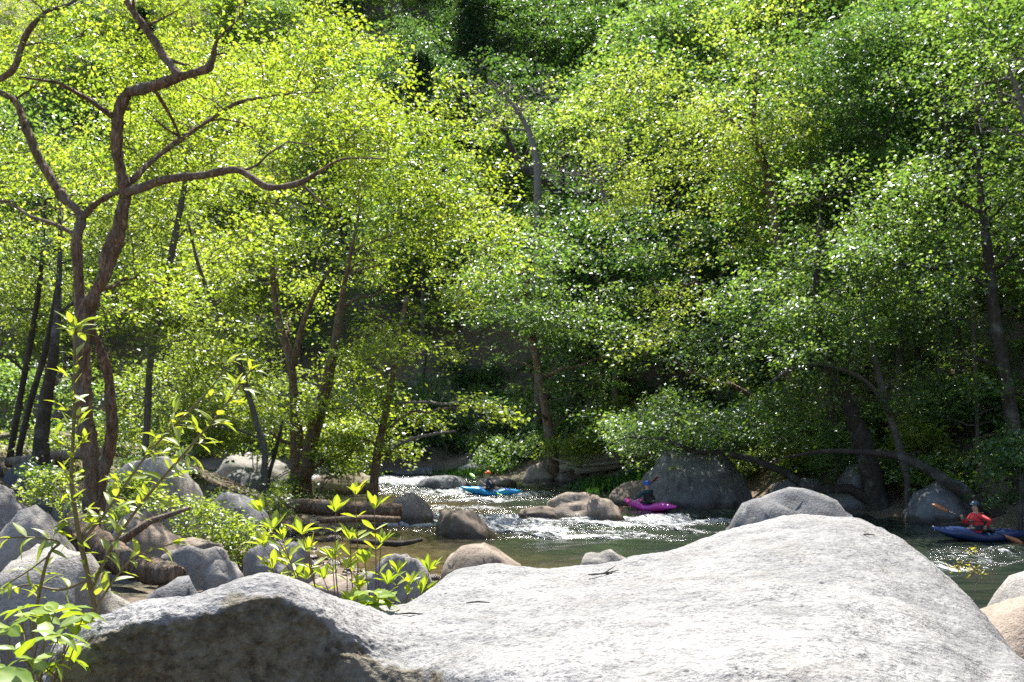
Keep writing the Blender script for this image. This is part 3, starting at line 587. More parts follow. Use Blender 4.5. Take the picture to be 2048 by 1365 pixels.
# ---------------------------------------------------------------- trees of the left bank
tree('forked_tree', 'forked brown tree with bright yellow green crown behind the log', [
    [(605, 1000, 37, 45.9), (598, 950, 37, 34.0), (592, 880, 37, 25.2), (588, 800, 37, 19.2), (580, 720, 37, 17.8), (558, 640, 37, 14.8), (545, 540, 37.2, 12.6), (548, 440, 37.4, 9.6), (560, 380, 37.6, 6.7)],
    [(605, 960, 36.9, 32.6), (622, 880, 36.7, 28.1), (648, 790, 36.5, 23.7), (668, 700, 36.3, 18.5), (680, 620, 36.2, 14.8), (695, 540, 36.1, 10.4), (720, 420, 36, 6.7)],
    [(586, 730, 37, 14.8), (602, 660, 36.8, 13.3), (625, 600, 36.5, 10.4), (660, 540, 36.2, 6.7)]],
    [pix_ell(620, 330, 37.5, 250, 220, 4), pix_ell(800, 300, 37, 190, 150, 3.5), pix_ell(760, 520, 36.5, 240, 140, 3.5), pix_ell(880, 430, 37, 150, 130, 3), pix_ell(560, 560, 38, 180, 110, 3), pix_ell(620, 780, 38, 150, 100, 2.5, 14), pix_ell(690, 130, 39, 180, 110, 3.5), pix_ell(560, 170, 38, 150, 130, 3), pix_ell(930, 380, 37, 100, 110, 3), pix_ell(930, 560, 36.5, 95, 110, 2.5), pix_ell(700, 860, 37, 110, 60, 2, 14), pix_ell(480, 760, 37.5, 90, 80, 2, 10)],
    960, 58, 0.165, 0.85, 'leaf_yellow', 'bark', 102, n_limb=24)
tree('slender_tree', 'slender leaning brown tree with sparse layered sprays over the water', [
    [(746, 985, 36, 22), (752, 930, 36, 17), (765, 860, 35.8, 15), (780, 780, 35.6, 13), (795, 690, 35.4, 10), (815, 590, 35.2, 7)]],
    [pix_ell(840, 700, 35, 150, 60, 2.2), pix_ell(900, 760, 34.8, 120, 50, 1.8), pix_ell(720, 760, 35.5, 110, 90, 2), pix_ell(760, 880, 36, 80, 50, 1.6), pix_ell(920, 830, 34.8, 90, 30, 1.4, 3), pix_ell(880, 620, 35, 120, 70, 2)],
    240, 46, 0.165, 0.75, 'leaf_yellow', 'bark', 103, n_limb=10, vert=0.14)
lb = [
 ('slim_tree', 'leftmost slim dark trunk tree at the left edge', [[(22, 900, 26, 16.3), (40, 800, 26, 14.1), (62, 680, 26, 12.6), (80, 560, 26, 9.6), (90, 400, 26, 6.7)]], [pix_ell(40, 420, 27, 200, 200, 3), pix_ell(-30, 620, 27, 130, 110, 3)], 'leaf_spring', 230),
 ('slim_tree', 'second slim dark trunk tree from the left edge', [[(38, 905, 24, 14.8), (60, 810, 24, 12.6), (92, 700, 24, 11.1), (110, 600, 24, 8.9), (125, 480, 24, 5.9)]], [pix_ell(140, 560, 26, 150, 120, 2.5), pix_ell(60, 300, 27, 180, 130, 3)], 'leaf_mid', 190),
 ('slim_tree', 'short thick dark trunk tree right beside the twin stemmed tree', [[(82, 900, 23, 25.2), (92, 800, 23, 22.2), (108, 700, 23, 17.8), (118, 560, 23.5, 11.8), (120, 420, 24, 7.4)]], [pix_ell(250, 640, 27, 170, 120, 2.5), pix_ell(330, 420, 28, 140, 170, 2.5)], 'leaf_spring', 230),
 ('leaning_tree', 'thin pale leaning stem behind the crooked limb, leaves above', [[(292, 880, 27, 12), (300, 720, 27, 13), (320, 620, 27, 13), (348, 480, 27, 13), (372, 350, 27, 10), (380, 240, 27, 6)]], [pix_ell(380, 250, 28, 200, 180, 2.8), pix_ell(420, 560, 29, 130, 130, 2.4)], 'leaf_yellow', 260),
 ('leaning_tree', 'thin dark stem leaning left toward the crooked limb', [[(530, 900, 30, 11), (500, 800, 30, 11), (470, 700, 30, 11), (435, 620, 30, 10), (400, 540, 30, 9), (375, 440, 30, 6)]], [pix_ell(420, 640, 31, 120, 90, 2.4), pix_ell(340, 760, 32, 150, 80, 2.4)], 'leaf_spring', 150),
]
for k, (nm, lab, tr, el, lm, nt_) in enumerate(lb):
    tree(nm, lab, tr, el, nt_, 55, 0.125, 0.6, lm, 'bark_grey' if k > 2 else 'bark_dark', 110 + k, group='slim trees on the left bank', n_limb=12)

# ---------------------------------------------------------------- far bank trees in the middle and on the right
tree('riverside_tree', 'upright tree with pale layered leaves standing above the blue kayak', [
    [(1108, 960, 52, 26), (1104, 900, 52, 24), (1090, 820, 52, 20), (1075, 730, 52, 18), (1060, 640, 52, 15), (1055, 560, 52, 11), (1065, 480, 52, 7)]],
    [pix_ell(1080, 560, 52, 170, 120, 4), pix_ell(1120, 700, 51, 190, 110, 4), pix_ell(1000, 780, 52, 110, 70, 3), pix_ell(1160, 830, 51, 110, 60, 3), pix_ell(1220, 640, 51, 120, 110, 3.5)],
    520, 55, 0.21, 0.95, 'leaf_mid', 'bark', 120, n_limb=20, vert=0.14)
tree('twisted_tree', 'dark twisted trunk tree high on the slope beside bare twigs', [
    [(1150, 560, 63, 30), (1135, 460, 63, 24), (1118, 400, 63, 21), (1095, 365, 63, 19), (1062, 345, 63, 16), (1040, 322, 63, 13), (1020, 290, 63, 10), (1008, 250, 63, 6)],
    [(1070, 348, 63, 10), (1052, 320, 63, 8), (1062, 290, 63, 6)], [(1122, 400, 63, 12), (1125, 350, 63, 9), (1122, 280, 63, 5)]],
    [pix_ell(1010, 240, 63, 40, 60, 2), pix_ell(1060, 300, 64, 60, 60, 2), pix_ell(1020, 430, 64, 110, 60, 3), pix_ell(1180, 470, 63, 100, 80, 3)],
    210, 45, 0.2, 0.8, 'leaf_spring', 'bark_dark', 121, n_limb=9)
# bare grey twiggy tree
def bare_tree(label, trunk, ells, tips, seed, mt):
    rng = np.random.default_rng(seed); p, r = pix_path(trunk); z0 = Hs(p[0][0], p[0][1]); foot = np.array((p[0][0], p[0][1], z0))
    root = empty('bare_tree', foot); tag(root, label, 'tree')
    p = np.vstack([foot - (0, 0, .4), p]); r = np.concatenate([[r[0]], r])
    bd = Builder(); bd.tube(p - foot, r, 8, True, .05, rng); link('trunk', bd.mesh('trunk'), M[mt], root)
    T, _ = ellip_points(ells, tips, rng, 1.2); bd = grow([(p - foot, r)], T - foot, rng, 14, .4, 0.02, True)
    link('branches', bd.mesh('branches'), M[mt], root)
bare_tree('leafless grey twiggy tree on the slope above the river gap', [(1075, 330, 61, 16), (1060, 270, 61, 13), (1040, 230, 61, 9), (1010, 190, 61, 6)], [pix_ell(1000, 200, 61, 100, 60, 2), pix_ell(1070, 180, 61, 60, 50, 2)], 300, 131, 'twig_pale')
bare_tree('leafless brown twiggy tree amid green crowns in the middle', [(1230, 560, 58, 14), (1215, 440, 58, 12), (1200, 350, 58, 9), (1190, 280, 58, 6)], [pix_ell(1190, 330, 57, 100, 90, 3), pix_ell(1250, 400, 56, 90, 50, 3)], 260, 132, 'twig_pale')
bare_tree('leafless pale twigs at the upper right corner', [(2075, 420, 30, 18), (2060, 300, 30, 14), (2040, 200, 30, 10), (2010, 120, 30, 6)], [pix_ell(2030, 180, 30, 90, 110, 2)], 160, 133, 'twig_pale')

tree('broad_tree', 'broad bright green tree crown in the right centre above the boulder', [
    [(1600, 930, 44, 30), (1590, 820, 44, 28), (1580, 700, 43.5, 26), (1568, 560, 43, 24), (1550, 450, 43, 21), (1540, 380, 43, 18), (1528, 325, 43, 14), (1500, 275, 43, 11), (1440, 220, 43, 6)],
    [(1530, 330, 43, 10), (1508, 260, 43, 8), (1512, 150, 43, 5)]],
    [pix_ell(1450, 230, 43, 190, 140, 4), pix_ell(1330, 330, 43, 190, 130, 4), pix_ell(1560, 330, 43.5, 190, 150, 4), pix_ell(1400, 520, 42, 210, 110, 4), pix_ell(1280, 200, 45, 150, 120, 3.5), pix_ell(1600, 560, 42, 150, 110, 3), pix_ell(1340, 700, 42, 150, 90, 3), pix_ell(1480, 100, 45, 180, 80, 4)],
    760, 58, 0.18, 0.85, 'leaf_spring', 'bark', 122, n_limb=26)
tree('leaning_bank_tree', 'dark trunk leaning left over the water from the far bank', [
    [(1755, 1000, 34.5, 40), (1742, 940, 34.5, 36), (1720, 870, 34.2, 32), (1690, 800, 34, 28), (1662, 750, 33.8, 24), (1640, 660, 33.6, 18), (1632, 560, 33.5, 13), (1640, 440, 33.5, 8)]],
    [pix_ell(1560, 700, 34, 170, 100, 3), pix_ell(1650, 560, 34, 170, 120, 3), pix_ell(1500, 830, 35, 170, 60, 2.5), pix_ell(1700, 420, 34.5, 150, 100, 3), pix_ell(1360, 840, 36.5, 140, 60, 2.0), pix_ell(1440, 770, 36, 130, 60, 2)],
    640, 55, 0.15, 0.75, 'leaf_mid', 'bark_dark', 123, n_limb=18)
tree('arched_limb_tree', 'brown tree with a long limb arching left above the fallen trunk', [
    [(1815, 960, 33.5, 17.2), (1795, 880, 33.5, 15.8), (1770, 800, 33.4, 13.9), (1750, 720, 33.3, 11.9), (1730, 640, 33.3, 9.9), (1720, 520, 33.3, 6.6)],
    [(1780, 830, 33.4, 11.9), (1745, 775, 33, 11.2), (1700, 745, 32.7, 10.6), (1640, 728, 32.4, 9.2), (1585, 738, 32.2, 6.6), (1545, 762, 32, 4.0)]],
    [pix_ell(1760, 520, 33.5, 150, 110, 3), pix_ell(1700, 640, 33, 120, 60, 2.5), pix_ell(1830, 620, 33.5, 130, 60, 2.5), pix_ell(1620, 770, 32.5, 120, 50, 1.6), pix_ell(1850, 760, 33, 110, 60, 2)],
    330, 50, 0.14, 0.7, 'leaf_mid', 'bark_grey', 124, n_limb=12)
rt = [
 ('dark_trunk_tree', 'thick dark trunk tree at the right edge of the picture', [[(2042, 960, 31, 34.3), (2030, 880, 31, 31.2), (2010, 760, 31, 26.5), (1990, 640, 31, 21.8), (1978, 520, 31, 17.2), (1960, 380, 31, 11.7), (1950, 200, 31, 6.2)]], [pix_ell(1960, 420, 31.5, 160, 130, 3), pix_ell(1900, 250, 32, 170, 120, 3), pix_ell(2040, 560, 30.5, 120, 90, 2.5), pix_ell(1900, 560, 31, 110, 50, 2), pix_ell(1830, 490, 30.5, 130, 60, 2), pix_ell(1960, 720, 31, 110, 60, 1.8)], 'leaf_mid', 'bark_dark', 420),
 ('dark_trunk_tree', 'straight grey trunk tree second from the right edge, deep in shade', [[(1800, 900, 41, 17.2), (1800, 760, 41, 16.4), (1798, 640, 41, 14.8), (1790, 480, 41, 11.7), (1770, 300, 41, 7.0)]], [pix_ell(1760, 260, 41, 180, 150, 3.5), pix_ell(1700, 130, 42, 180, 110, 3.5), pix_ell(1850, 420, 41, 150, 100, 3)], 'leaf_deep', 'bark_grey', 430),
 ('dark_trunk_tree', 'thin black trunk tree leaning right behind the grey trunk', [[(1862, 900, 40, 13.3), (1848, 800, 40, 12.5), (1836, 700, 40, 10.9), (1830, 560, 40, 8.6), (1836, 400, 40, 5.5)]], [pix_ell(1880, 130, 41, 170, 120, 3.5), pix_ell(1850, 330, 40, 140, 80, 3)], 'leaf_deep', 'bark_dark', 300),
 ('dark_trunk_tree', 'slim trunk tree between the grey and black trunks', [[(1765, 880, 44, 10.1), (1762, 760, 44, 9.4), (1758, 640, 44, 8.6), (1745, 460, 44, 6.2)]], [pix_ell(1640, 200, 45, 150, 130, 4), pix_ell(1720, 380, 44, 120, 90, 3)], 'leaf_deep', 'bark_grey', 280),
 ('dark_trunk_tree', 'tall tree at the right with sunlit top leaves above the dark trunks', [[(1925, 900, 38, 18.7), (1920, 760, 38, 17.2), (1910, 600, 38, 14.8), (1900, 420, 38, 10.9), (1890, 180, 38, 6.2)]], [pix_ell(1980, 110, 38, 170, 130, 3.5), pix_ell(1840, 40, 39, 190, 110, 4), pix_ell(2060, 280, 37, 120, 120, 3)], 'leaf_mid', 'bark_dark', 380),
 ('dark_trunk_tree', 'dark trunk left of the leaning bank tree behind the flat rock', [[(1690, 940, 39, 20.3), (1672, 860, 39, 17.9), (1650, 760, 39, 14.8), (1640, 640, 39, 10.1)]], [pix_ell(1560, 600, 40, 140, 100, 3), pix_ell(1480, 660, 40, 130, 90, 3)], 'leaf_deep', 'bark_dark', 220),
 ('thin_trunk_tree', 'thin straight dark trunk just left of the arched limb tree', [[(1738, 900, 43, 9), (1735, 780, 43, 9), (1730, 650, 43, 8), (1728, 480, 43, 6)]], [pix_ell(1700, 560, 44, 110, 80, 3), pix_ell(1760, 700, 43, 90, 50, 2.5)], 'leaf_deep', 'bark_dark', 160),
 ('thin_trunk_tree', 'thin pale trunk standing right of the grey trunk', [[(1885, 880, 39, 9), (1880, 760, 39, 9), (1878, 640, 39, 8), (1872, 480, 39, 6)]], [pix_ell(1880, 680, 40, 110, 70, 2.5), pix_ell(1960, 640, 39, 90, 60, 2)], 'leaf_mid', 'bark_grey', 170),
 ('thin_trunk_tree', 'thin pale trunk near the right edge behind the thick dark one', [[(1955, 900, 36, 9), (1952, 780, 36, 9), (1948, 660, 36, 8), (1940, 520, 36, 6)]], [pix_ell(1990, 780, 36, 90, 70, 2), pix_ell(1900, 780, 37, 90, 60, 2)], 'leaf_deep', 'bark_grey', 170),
]
for k, (nm, lab, tr, el, lm, bm_, nt_) in enumerate(rt):
    tree(nm, lab, tr, el, int(nt_ * .8), 50, 0.155, 0.75, lm, bm_, 140 + k, group='trees on the right bank', n_limb=14)

# ---------------------------------------------------------------- undergrowth and shrubs
def shrub(label, px, py, d, ells, tips, per, leaf, spray, lm, seed, nstem=6, name='bank_shrub', group=None, twig=True, wood='bark_grey'):
    rng = np.random.default_rng(seed); leaf *= 1.05; per = int(per * .9); b = P(px, py, d); foot = np.array((b[0], b[1], Hs(b[0], b[1])))
    root = empty(name, foot); tag(root, label, 'shrub', group)
    T, C = ellip_points(ells, tips, rng, 1.6); T = T[T[:, 2] > H(T[:, 0], T[:, 1]) + 0.05]
    st = []
    for k in range(nstem):
        t = T[int(rng.integers(len(T)))] - foot; s = np.linspace(0, 1, 7)[:, None]; off = np.array((*rng.normal(0, .1, 2), -0.1))
        p = off + (t * 0.8) * s + np.array((0, 0, .25)) * (s * (1 - s)) * np.linalg.norm(t); st.append((p, np.linspace(.03, .01, 7)))
    bd = grow(st, T - foot, rng, 6, .3, 0.004, twig)
    for p, r in st: bd.tube(p, r, 5, True)
    link('stems', bd.mesh('stems'), M[wood], root)
    o = T - foot; o[:, 2] = 0; o += rng.normal(0, .4, o.shape) * [1, 1, 0]; o /= np.linalg.norm(o, axis=1)[:, None] + 1e-6; o[:, 2] = -.05
    pos, al, nrm, sz, lv = spray_leaves(T - foot, o, per, spray, leaf, rng, .2, .6, .25)
    cr = link('foliage', leaves_mesh('foliage', pos, al, nrm, sz, lv), M[lm], root); cr['kind'] = 'stuff'
    return root
S = shrub
S('yellow green small leaved shrub among the left bank rocks', 430, 1100, 16, [pix_ell(400, 1040, 16, 70, 55, .6), pix_ell(460, 1090, 15.5, 60, 50, .6), pix_ell(380, 1110, 15, 50, 40, .5), pix_ell(490, 1030, 17, 40, 40, .5)], 150, 26, .062, .28, 'leaf_yellow', 201)
S('green undergrowth round the foot of the gnarled tree', 150, 1000, 16.5, [pix_ell(120, 985, 17, 70, 35, .6), pix_ell(250, 1000, 16.5, 50, 30, .5)], 70, 26, .075, .3, 'leaf_spring', 216)
S('dark ivy like undergrowth behind the slim dark trunks', 120, 930, 20, [pix_ell(60, 945, 20, 90, 25, .8), pix_ell(290, 940, 22, 80, 30, .8)], 90, 26, .085, .35, 'leaf_mid', 217)
S('green thicket on the rise behind the weathered log', 60, 900, 27, [pix_ell(40, 880, 27, 120, 35, 1.2), pix_ell(220, 885, 28, 110, 35, 1.2)], 150, 34, .11, .45, 'leaf_spring', 218)
S('leafy weeds between the rocks right of the leaning log', 330, 1060, 17.5, [pix_ell(330, 1010, 18.5, 70, 25, .6), pix_ell(250, 960, 20, 60, 25, .6)], 70, 28, .075, .3, 'leaf_yellow', 219)
S('low green shrub beneath the leaning forked tree', 560, 1000, 26, [pix_ell(440, 1000, 26, 90, 30, .8), pix_ell(560, 985, 27, 60, 35, .7)], 90, 26, .09, .35, 'leaf_spring', 202)
S('bright shrub behind the grey boulder left of the thin stems', 330, 850, 32, [pix_ell(330, 830, 32, 130, 70, 2), pix_ell(440, 800, 33, 110, 90, 2)], 170, 45, .13, .55, 'leaf_spring', 203)
S('leafy shrub behind the slim dark trunks at the left edge', 60, 870, 31, [pix_ell(20, 800, 31, 120, 90, 2), pix_ell(180, 820, 32, 90, 80, 2)], 170, 45, .13, .55, 'leaf_mid', 204)
S('leafy shrub filling the gap left of the forked tree', 510, 900, 40, [pix_ell(490, 820, 40, 110, 80, 2.2), pix_ell(680, 870, 41, 100, 60, 2)], 190, 45, .16, .6, 'leaf_spring', 205)
S('small leafy shrub at the foot of the forked tree', 630, 1000, 36, [pix_ell(600, 980, 36, 60, 25, 1), pix_ell(650, 940, 36.5, 50, 35, 1)], 60, 30, .11, .4, 'leaf_mid', 206)
S('pale green bush hanging over the huge dark boulder', 1400, 900, 40.5, [pix_ell(1330, 850, 40, 120, 60, 2), pix_ell(1450, 850, 39.5, 120, 60, 2), pix_ell(1560, 880, 39, 80, 40, 1.6), pix_ell(1250, 850, 42, 80, 70, 2)], 330, 45, .13, .6, 'leaf_mid', 207)
S('bright green bush on the far shore beside the driftwood', 1230, 915, 50, [pix_ell(1230, 860, 50, 90, 60, 2.4), pix_ell(1160, 890, 51, 70, 40, 2)], 150, 40, .17, .7, 'leaf_spring', 208)
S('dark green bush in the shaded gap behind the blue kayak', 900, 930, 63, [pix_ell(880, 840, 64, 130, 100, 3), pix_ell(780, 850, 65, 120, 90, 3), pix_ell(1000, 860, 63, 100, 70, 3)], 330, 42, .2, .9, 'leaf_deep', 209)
S('low grassy bush on the shore rocks above the blue kayak', 1000, 940, 57, [pix_ell(1000, 915, 57, 70, 30, 1.2)], 60, 30, .14, .5, 'leaf_mid', 210)
S('dark bush among the right bank rocks under the fallen trunk', 1840, 960, 34.5, [pix_ell(1700, 910, 36, 120, 40, 1.6), pix_ell(1860, 930, 35, 90, 40, 1.4)], 150, 38, .11, .45, 'leaf_deep', 211)
S('dark bush at the right edge above the red topped paddler', 2030, 1000, 28.5, [pix_ell(2030, 960, 28.5, 60, 80, 1.2), pix_ell(2060, 880, 29, 60, 60, 1.2)], 130, 38, .1, .42, 'leaf_deep', 212)
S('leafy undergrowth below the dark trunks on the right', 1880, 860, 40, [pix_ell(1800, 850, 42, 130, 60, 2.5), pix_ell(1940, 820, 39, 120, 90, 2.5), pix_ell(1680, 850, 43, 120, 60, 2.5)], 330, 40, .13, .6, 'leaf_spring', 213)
S('small yellow leaved bush beside the slab at the right edge', 1945, 1160, 11.5, [pix_ell(1930, 1132, 11.5, 30, 20, .15), pix_ell(1942, 1108, 11.5, 10, 12, .1)], 16, 7, .034, .07, 'leaf_olive', 214, nstem=5, wood='twig_pale')
S('sprig of green hanging in front of the huge dark boulder', 1345, 900, 37, [pix_ell(1345, 915, 36.3, 14, 30, .2), pix_ell(1480, 925, 36.3, 25, 16, .2)], 22, 14, .08, .2, 'leaf_spring', 215, nstem=2)
# grass
def grass(label, px, py, d, rx, ry, n_, hgt, seed):
    rng = np.random.default_rng(seed); c = P(px, py, d); x = c[0] + rng.normal(0, rx, n_); y = c[1] + rng.normal(0, ry, n_); z = H(x, y) if py < 975 else np.full(n_, c[2])
    pos = np.stack([x, y, z], 1); al = np.stack([rng.normal(0, .35, n_), rng.normal(0, .35, n_), np.ones(n_)], 1); nr_ = np.stack([rng.normal(0, 1, n_), rng.normal(0, 1, n_) , np.full(n_, .2)], 1); nr_ /= np.linalg.norm(nr_, axis=1)[:, None]
    o = link('grass_clump', leaves_mesh('grass_clump', pos, al, nr_, hgt * rng.uniform(.6, 1.3, n_), rng.uniform(0, 1, n_), .09), M['grass']); tag(o, label, kind='stuff')
grass('deep green grass clump on the far shore left of the huge boulder', 1232, 960, 46.5, .8, .6, 2200, .55, 1)
grass('bright grass tuft on the midstream rock', 1186, 990, 32.2, .08, .08, 120, .22, 2)
grass('fine green grass on the far shore above the blue kayak', 990, 938, 58, 1.6, .7, 1500, .5, 3)

# ---------------------------------------------------------------- wooded hillside
def proto(seed, h, rad, lm, bm_, tips, per, leaf, spray, conifer=False):
    rng = np.random.default_rng(seed); leaf *= 1.0; per = int(per * .92)
    hh = np.linspace(0, 1, 12); p = np.stack([np.cumsum(rng.normal(0, .1, 12)), np.cumsum(rng.normal(0, .1, 12)), hh * h - .6], 1); r = (h * 0.014) * (1 - hh * .85)
    bd = Builder(); bd.tube(p, r, 8, True, .04, rng); tm = bd.mesh('trunk'); tm.materials.append(M[bm_])
    if conifer:
        t = rng.uniform(.12, 1, tips); R = rad * (1.05 - t) * rng.uniform(.5, 1, tips); a = rng.uniform(0, 6.28, tips)
        T = np.stack([R * np.cos(a), R * np.sin(a), t * h - .12 * R], 1)
    else:
        T, _ = ellip_points([[0, 0, h * .66, rad, rad, h * .34], [rad * .4, -rad * .3, h * .5, rad * .7, rad * .7, h * .28], [-rad * .4, -rad * .1, h * .42, rad * .6, rad * .6, h * .25]], tips, rng, 1.8)
    bd = grow([(p, r)], T, rng, 14, .3, 0.01, True, sides=4); bmsh = bd.mesh('branches'); bmsh.materials.append(M[bm_])
    o = T.copy(); o[:, 2] = 0; o += rng.normal(0, .3, o.shape) * [1, 1, 0]; o /= np.linalg.norm(o, axis=1)[:, None] + 1e-6; o[:, 2] = -.12
    pos, al, nrm, sz, lv = spray_leaves(T, o, per, spray, leaf, rng, .25 if conifer else .15, .5, .15)
    cm = leaves_mesh('crown', pos, al, nrm, sz, lv); cm.materials.append(M[lm]); return tm, bmsh, cm
PR = {'spring': proto(301, 15, 4.2, 'leaf_spring', 'bark_grey', 300, 45, .24, 1.15), 'mid': proto(302, 17, 4.4, 'leaf_mid', 'bark_grey', 320, 45, .24, 1.2),
      'deep': proto(303, 16, 4.2, 'leaf_deep', 'bark_dark', 300, 45, .25, 1.2), 'yellow': proto(304, 13, 4.0, 'leaf_yellow', 'bark_grey', 280, 45, .22, 1.05),
      'hemlock': proto(305, 20, 4.0, 'leaf_hemlock', 'bark_dark', 420, 42, .26, 1.1, True)}
WORD = {'spring': 'spring green leafy', 'mid': 'mid green leafy', 'deep': 'dark green leafy', 'yellow': 'yellow green leafy', 'hemlock': 'dark evergreen'}
def zone(px): return ('above the gnarled tree' if px < 420 else 'behind the forked tree' if px < 820 else 'above the shaded river gap' if px < 1110 else 'above the broad bright tree' if px < 1620 else 'above the dark trunks')
def place(kind, x, y, s, rz, px=0):
    z = Hs(x, y); root = empty('hillside_tree', (x, y, z), rz); root.scale = (s, s, s)
    tag(root, WORD[kind] + ' tree on the far hillside ' + zone(px), 'tree', WORD[kind] + ' hillside trees ' + zone(px))
    for nm, me in zip(('trunk', 'branches', 'crown'), PR[kind]):
        o = bpy.data.objects.new(nm, me); col.objects.link(o); o.parent = root
        if nm == 'crown': o['kind'] = 'stuff'
rng = np.random.default_rng(77)
pts = []
for _ in range(6000):
    px = rng.uniform(-300, 2700); d = rng.uniform(30, 165); x = (px - 1024) / F * d
    f = float(sdist(FAR, np.array([x]), np.array([d]))[0])
    if f < 6 or f > 85 or (d < 44 and px < 2080): continue
    mind = 5.0 + 0.03 * (d - 44)
    if any((x - a) ** 2 + (d - b) ** 2 < mind ** 2 for a, b, *_ in pts): continue
    if 860 < px < 1090 and d < 68: continue                      # the shady gap upstream
    pts.append((x, d, px, f))
    if len(pts) >= 260: break
for (x, d, px, f) in pts:
    if 620 < px < 1120: k = rng.choice(['hemlock', 'deep', 'mid'], p=[.15, .5, .35])
    elif px > 1500: k = rng.choice(['mid', 'deep', 'spring'], p=[.35, .62, .03])
    elif px > 1080: k = rng.choice(['spring', 'mid', 'deep'], p=[.15, .4, .45])
    else: k = rng.choice(['spring', 'mid', 'yellow', 'deep', 'hemlock'], p=[.38, .3, .2, .1, .02])
    place(k, x, d, rng.uniform(.8, 1.25), rng.uniform(0, 6.28), px)
print('hillside trees', len(pts))
# understory bushes along the far bank
def bush_proto(seed, lm):
    rng = np.random.default_rng(seed); T, _ = ellip_points([[0, 0, 1.0, 1.4, 1.4, .8], [.7, .2, .6, .9, .9, .5]], 46, rng, 1.5, 4); T[:, 2] = np.maximum(T[:, 2], .15)
    st = [(np.array([(0, 0, -.2), t * .3 + (0, 0, .15), t * .75]), np.array([.03, .02, .012])) for t in T[:7]]
    bd = grow(st, T, rng, 5, .3, .006, True, sides=4)
    for q_, r_ in st: bd.tube(q_, r_, 5)
    sm = bd.mesh('stems'); sm.materials.append(M['bark_grey'])
    o = T.copy(); o[:, 2] = 0; o /= np.linalg.norm(o, axis=1)[:, None] + 1e-6
    pos, al, nrm, sz, lv = spray_leaves(T, o, 34, .5, .17, rng, .2, .6, .25); cm = leaves_mesh('foliage', pos, al, nrm, sz, lv); cm.materials.append(M[lm]); return sm, cm
BP = {'mid green': bush_proto(331, 'leaf_mid'), 'dark green': bush_proto(332, 'leaf_deep'), 'spring green': bush_proto(333, 'leaf_spring')}
bz = []
for _ in range(4000):
    px = rng.uniform(300, 2120); d = rng.uniform(32, 72); x = (px - 1024) / F * d; f = float(sdist(FAR, np.array([x]), np.array([d]))[0])
    if f < 2.2 or f > 14 or any((x - a) ** 2 + (d - b) ** 2 < 1.9 ** 2 for a, b in bz): continue
    if 1090 < px < 1300 and f < 4: continue
    bz.append((x, d)); k = str(rng.choice(list(BP), p=[.5, .15, .35] if px > 1100 else [.4, .45, .15]))
    root = empty('understory_bush', (x, d, Hs(x, d)), rng.uniform(0, 6.28)); s = rng.uniform(.7, 1.3); root.scale = (s, s, s * rng.uniform(.8, 1.2))
    zn = 'under the trees left of the driftwood' if px < 1150 else 'under the broad bright tree' if px < 1620 else 'under the dark trunks on the right'
    tag(root, k + ' understory bush ' + zn, 'bush', k + ' bushes ' + zn)
    for nm, me in zip(('stems', 'foliage'), BP[k]):
        o = bpy.data.objects.new(nm, me); col.objects.link(o); o.parent = root
        if nm == 'foliage': o['kind'] = 'stuff'
    if len(bz) >= 130: break
print('bushes', len(bz))
#SMALL
# ---------------------------------------------------------------- logs and driftwood
def log(name, label, pts, mt, seed, sides=12, knob=.05, stubs=0, group=None, cat='log'):
    rng = np.random.default_rng(seed); p, r = pix_path(pts, 6 * len(pts)); foot = p[0].copy()
    bd = Builder(); bd.tube(p - foot, r, sides, True, knob, rng)
    for k in range(stubs):
        i = int(rng.integers(2, len(p) - 2)); q = p[i] - foot; dirn = rng.normal(0, 1, 3); dirn[2] = abs(dirn[2]); dirn /= np.linalg.norm(dirn); L = r[i] * rng.uniform(2, 7)
        bd.tube(np.array([q, q + dirn * L * .5 + rng.normal(0, .05, 3) * L, q + dirn * L]), [r[i] * .35, r[i] * .25, r[i] * .12], 6)
    o = link(name, bd.mesh(name), M[mt]); o.location = foot; tag(o, label, cat, group); return o
log('log', 'long straight brown log lying behind the azalea', [(548, 1012, 28, 30), (620, 1014, 28, 31), (700, 1018, 28, 30), (803, 1022, 28, 27)], 'bark', 401, 14)
log('log', 'smaller log lying in front of the long straight log', [(640, 1042, 26.5, 12), (720, 1038, 26.5, 15), (800, 1040, 26.5, 12)], 'bark', 402)
log('driftwood_branch', 'dark crooked branch lying in the shallows', [(700, 1083, 25, 9), (760, 1086, 25, 12), (800, 1088, 25, 12), (846, 1080, 25, 7)], 'bark_dark', 403, 8, .1, 3, cat='branch')
log('log', 'thick brown leaning log between the left bank boulders', [(150, 1050, 12.6, 52), (185, 1085, 12.2, 58), (240, 1120, 11.8, 56), (300, 1140, 11.4, 54), (352, 1152, 11.0, 44)], 'bark', 404, 16, .1, 2)
log('log', 'pale weathered log on the rocks at the left edge', [(14, 926, 23.5, 20), (70, 919, 23.5, 23), (130, 911, 23.5, 22), (205, 904, 23.5, 15)], 'deadwood', 405)
log('fallen_trunk', 'dark fallen trunk arching over the right bank rocks', [(2010, 1040, 30.5, 25.8), (1950, 1000, 30.8, 23.6), (1890, 962, 31.2, 21.4), (1840, 930, 31.6, 18.6), (1790, 912, 32, 15.8), (1720, 905, 32.2, 12.3), (1650, 903, 32.4, 9.0), (1590, 912, 32.6, 5.6), (1556, 918, 32.7, 2.8)], 'bark_dark', 406, 12, .05, 4, cat='fallen tree')
log('driftwood_branch', 'thin dead branch leaning beside the forked tree', [(530, 1000, 33, 10), (538, 950, 33, 9), (552, 900, 33, 8), (566, 840, 33, 5)], 'bark_dark', 407, 7, .05, 2, cat='branch')
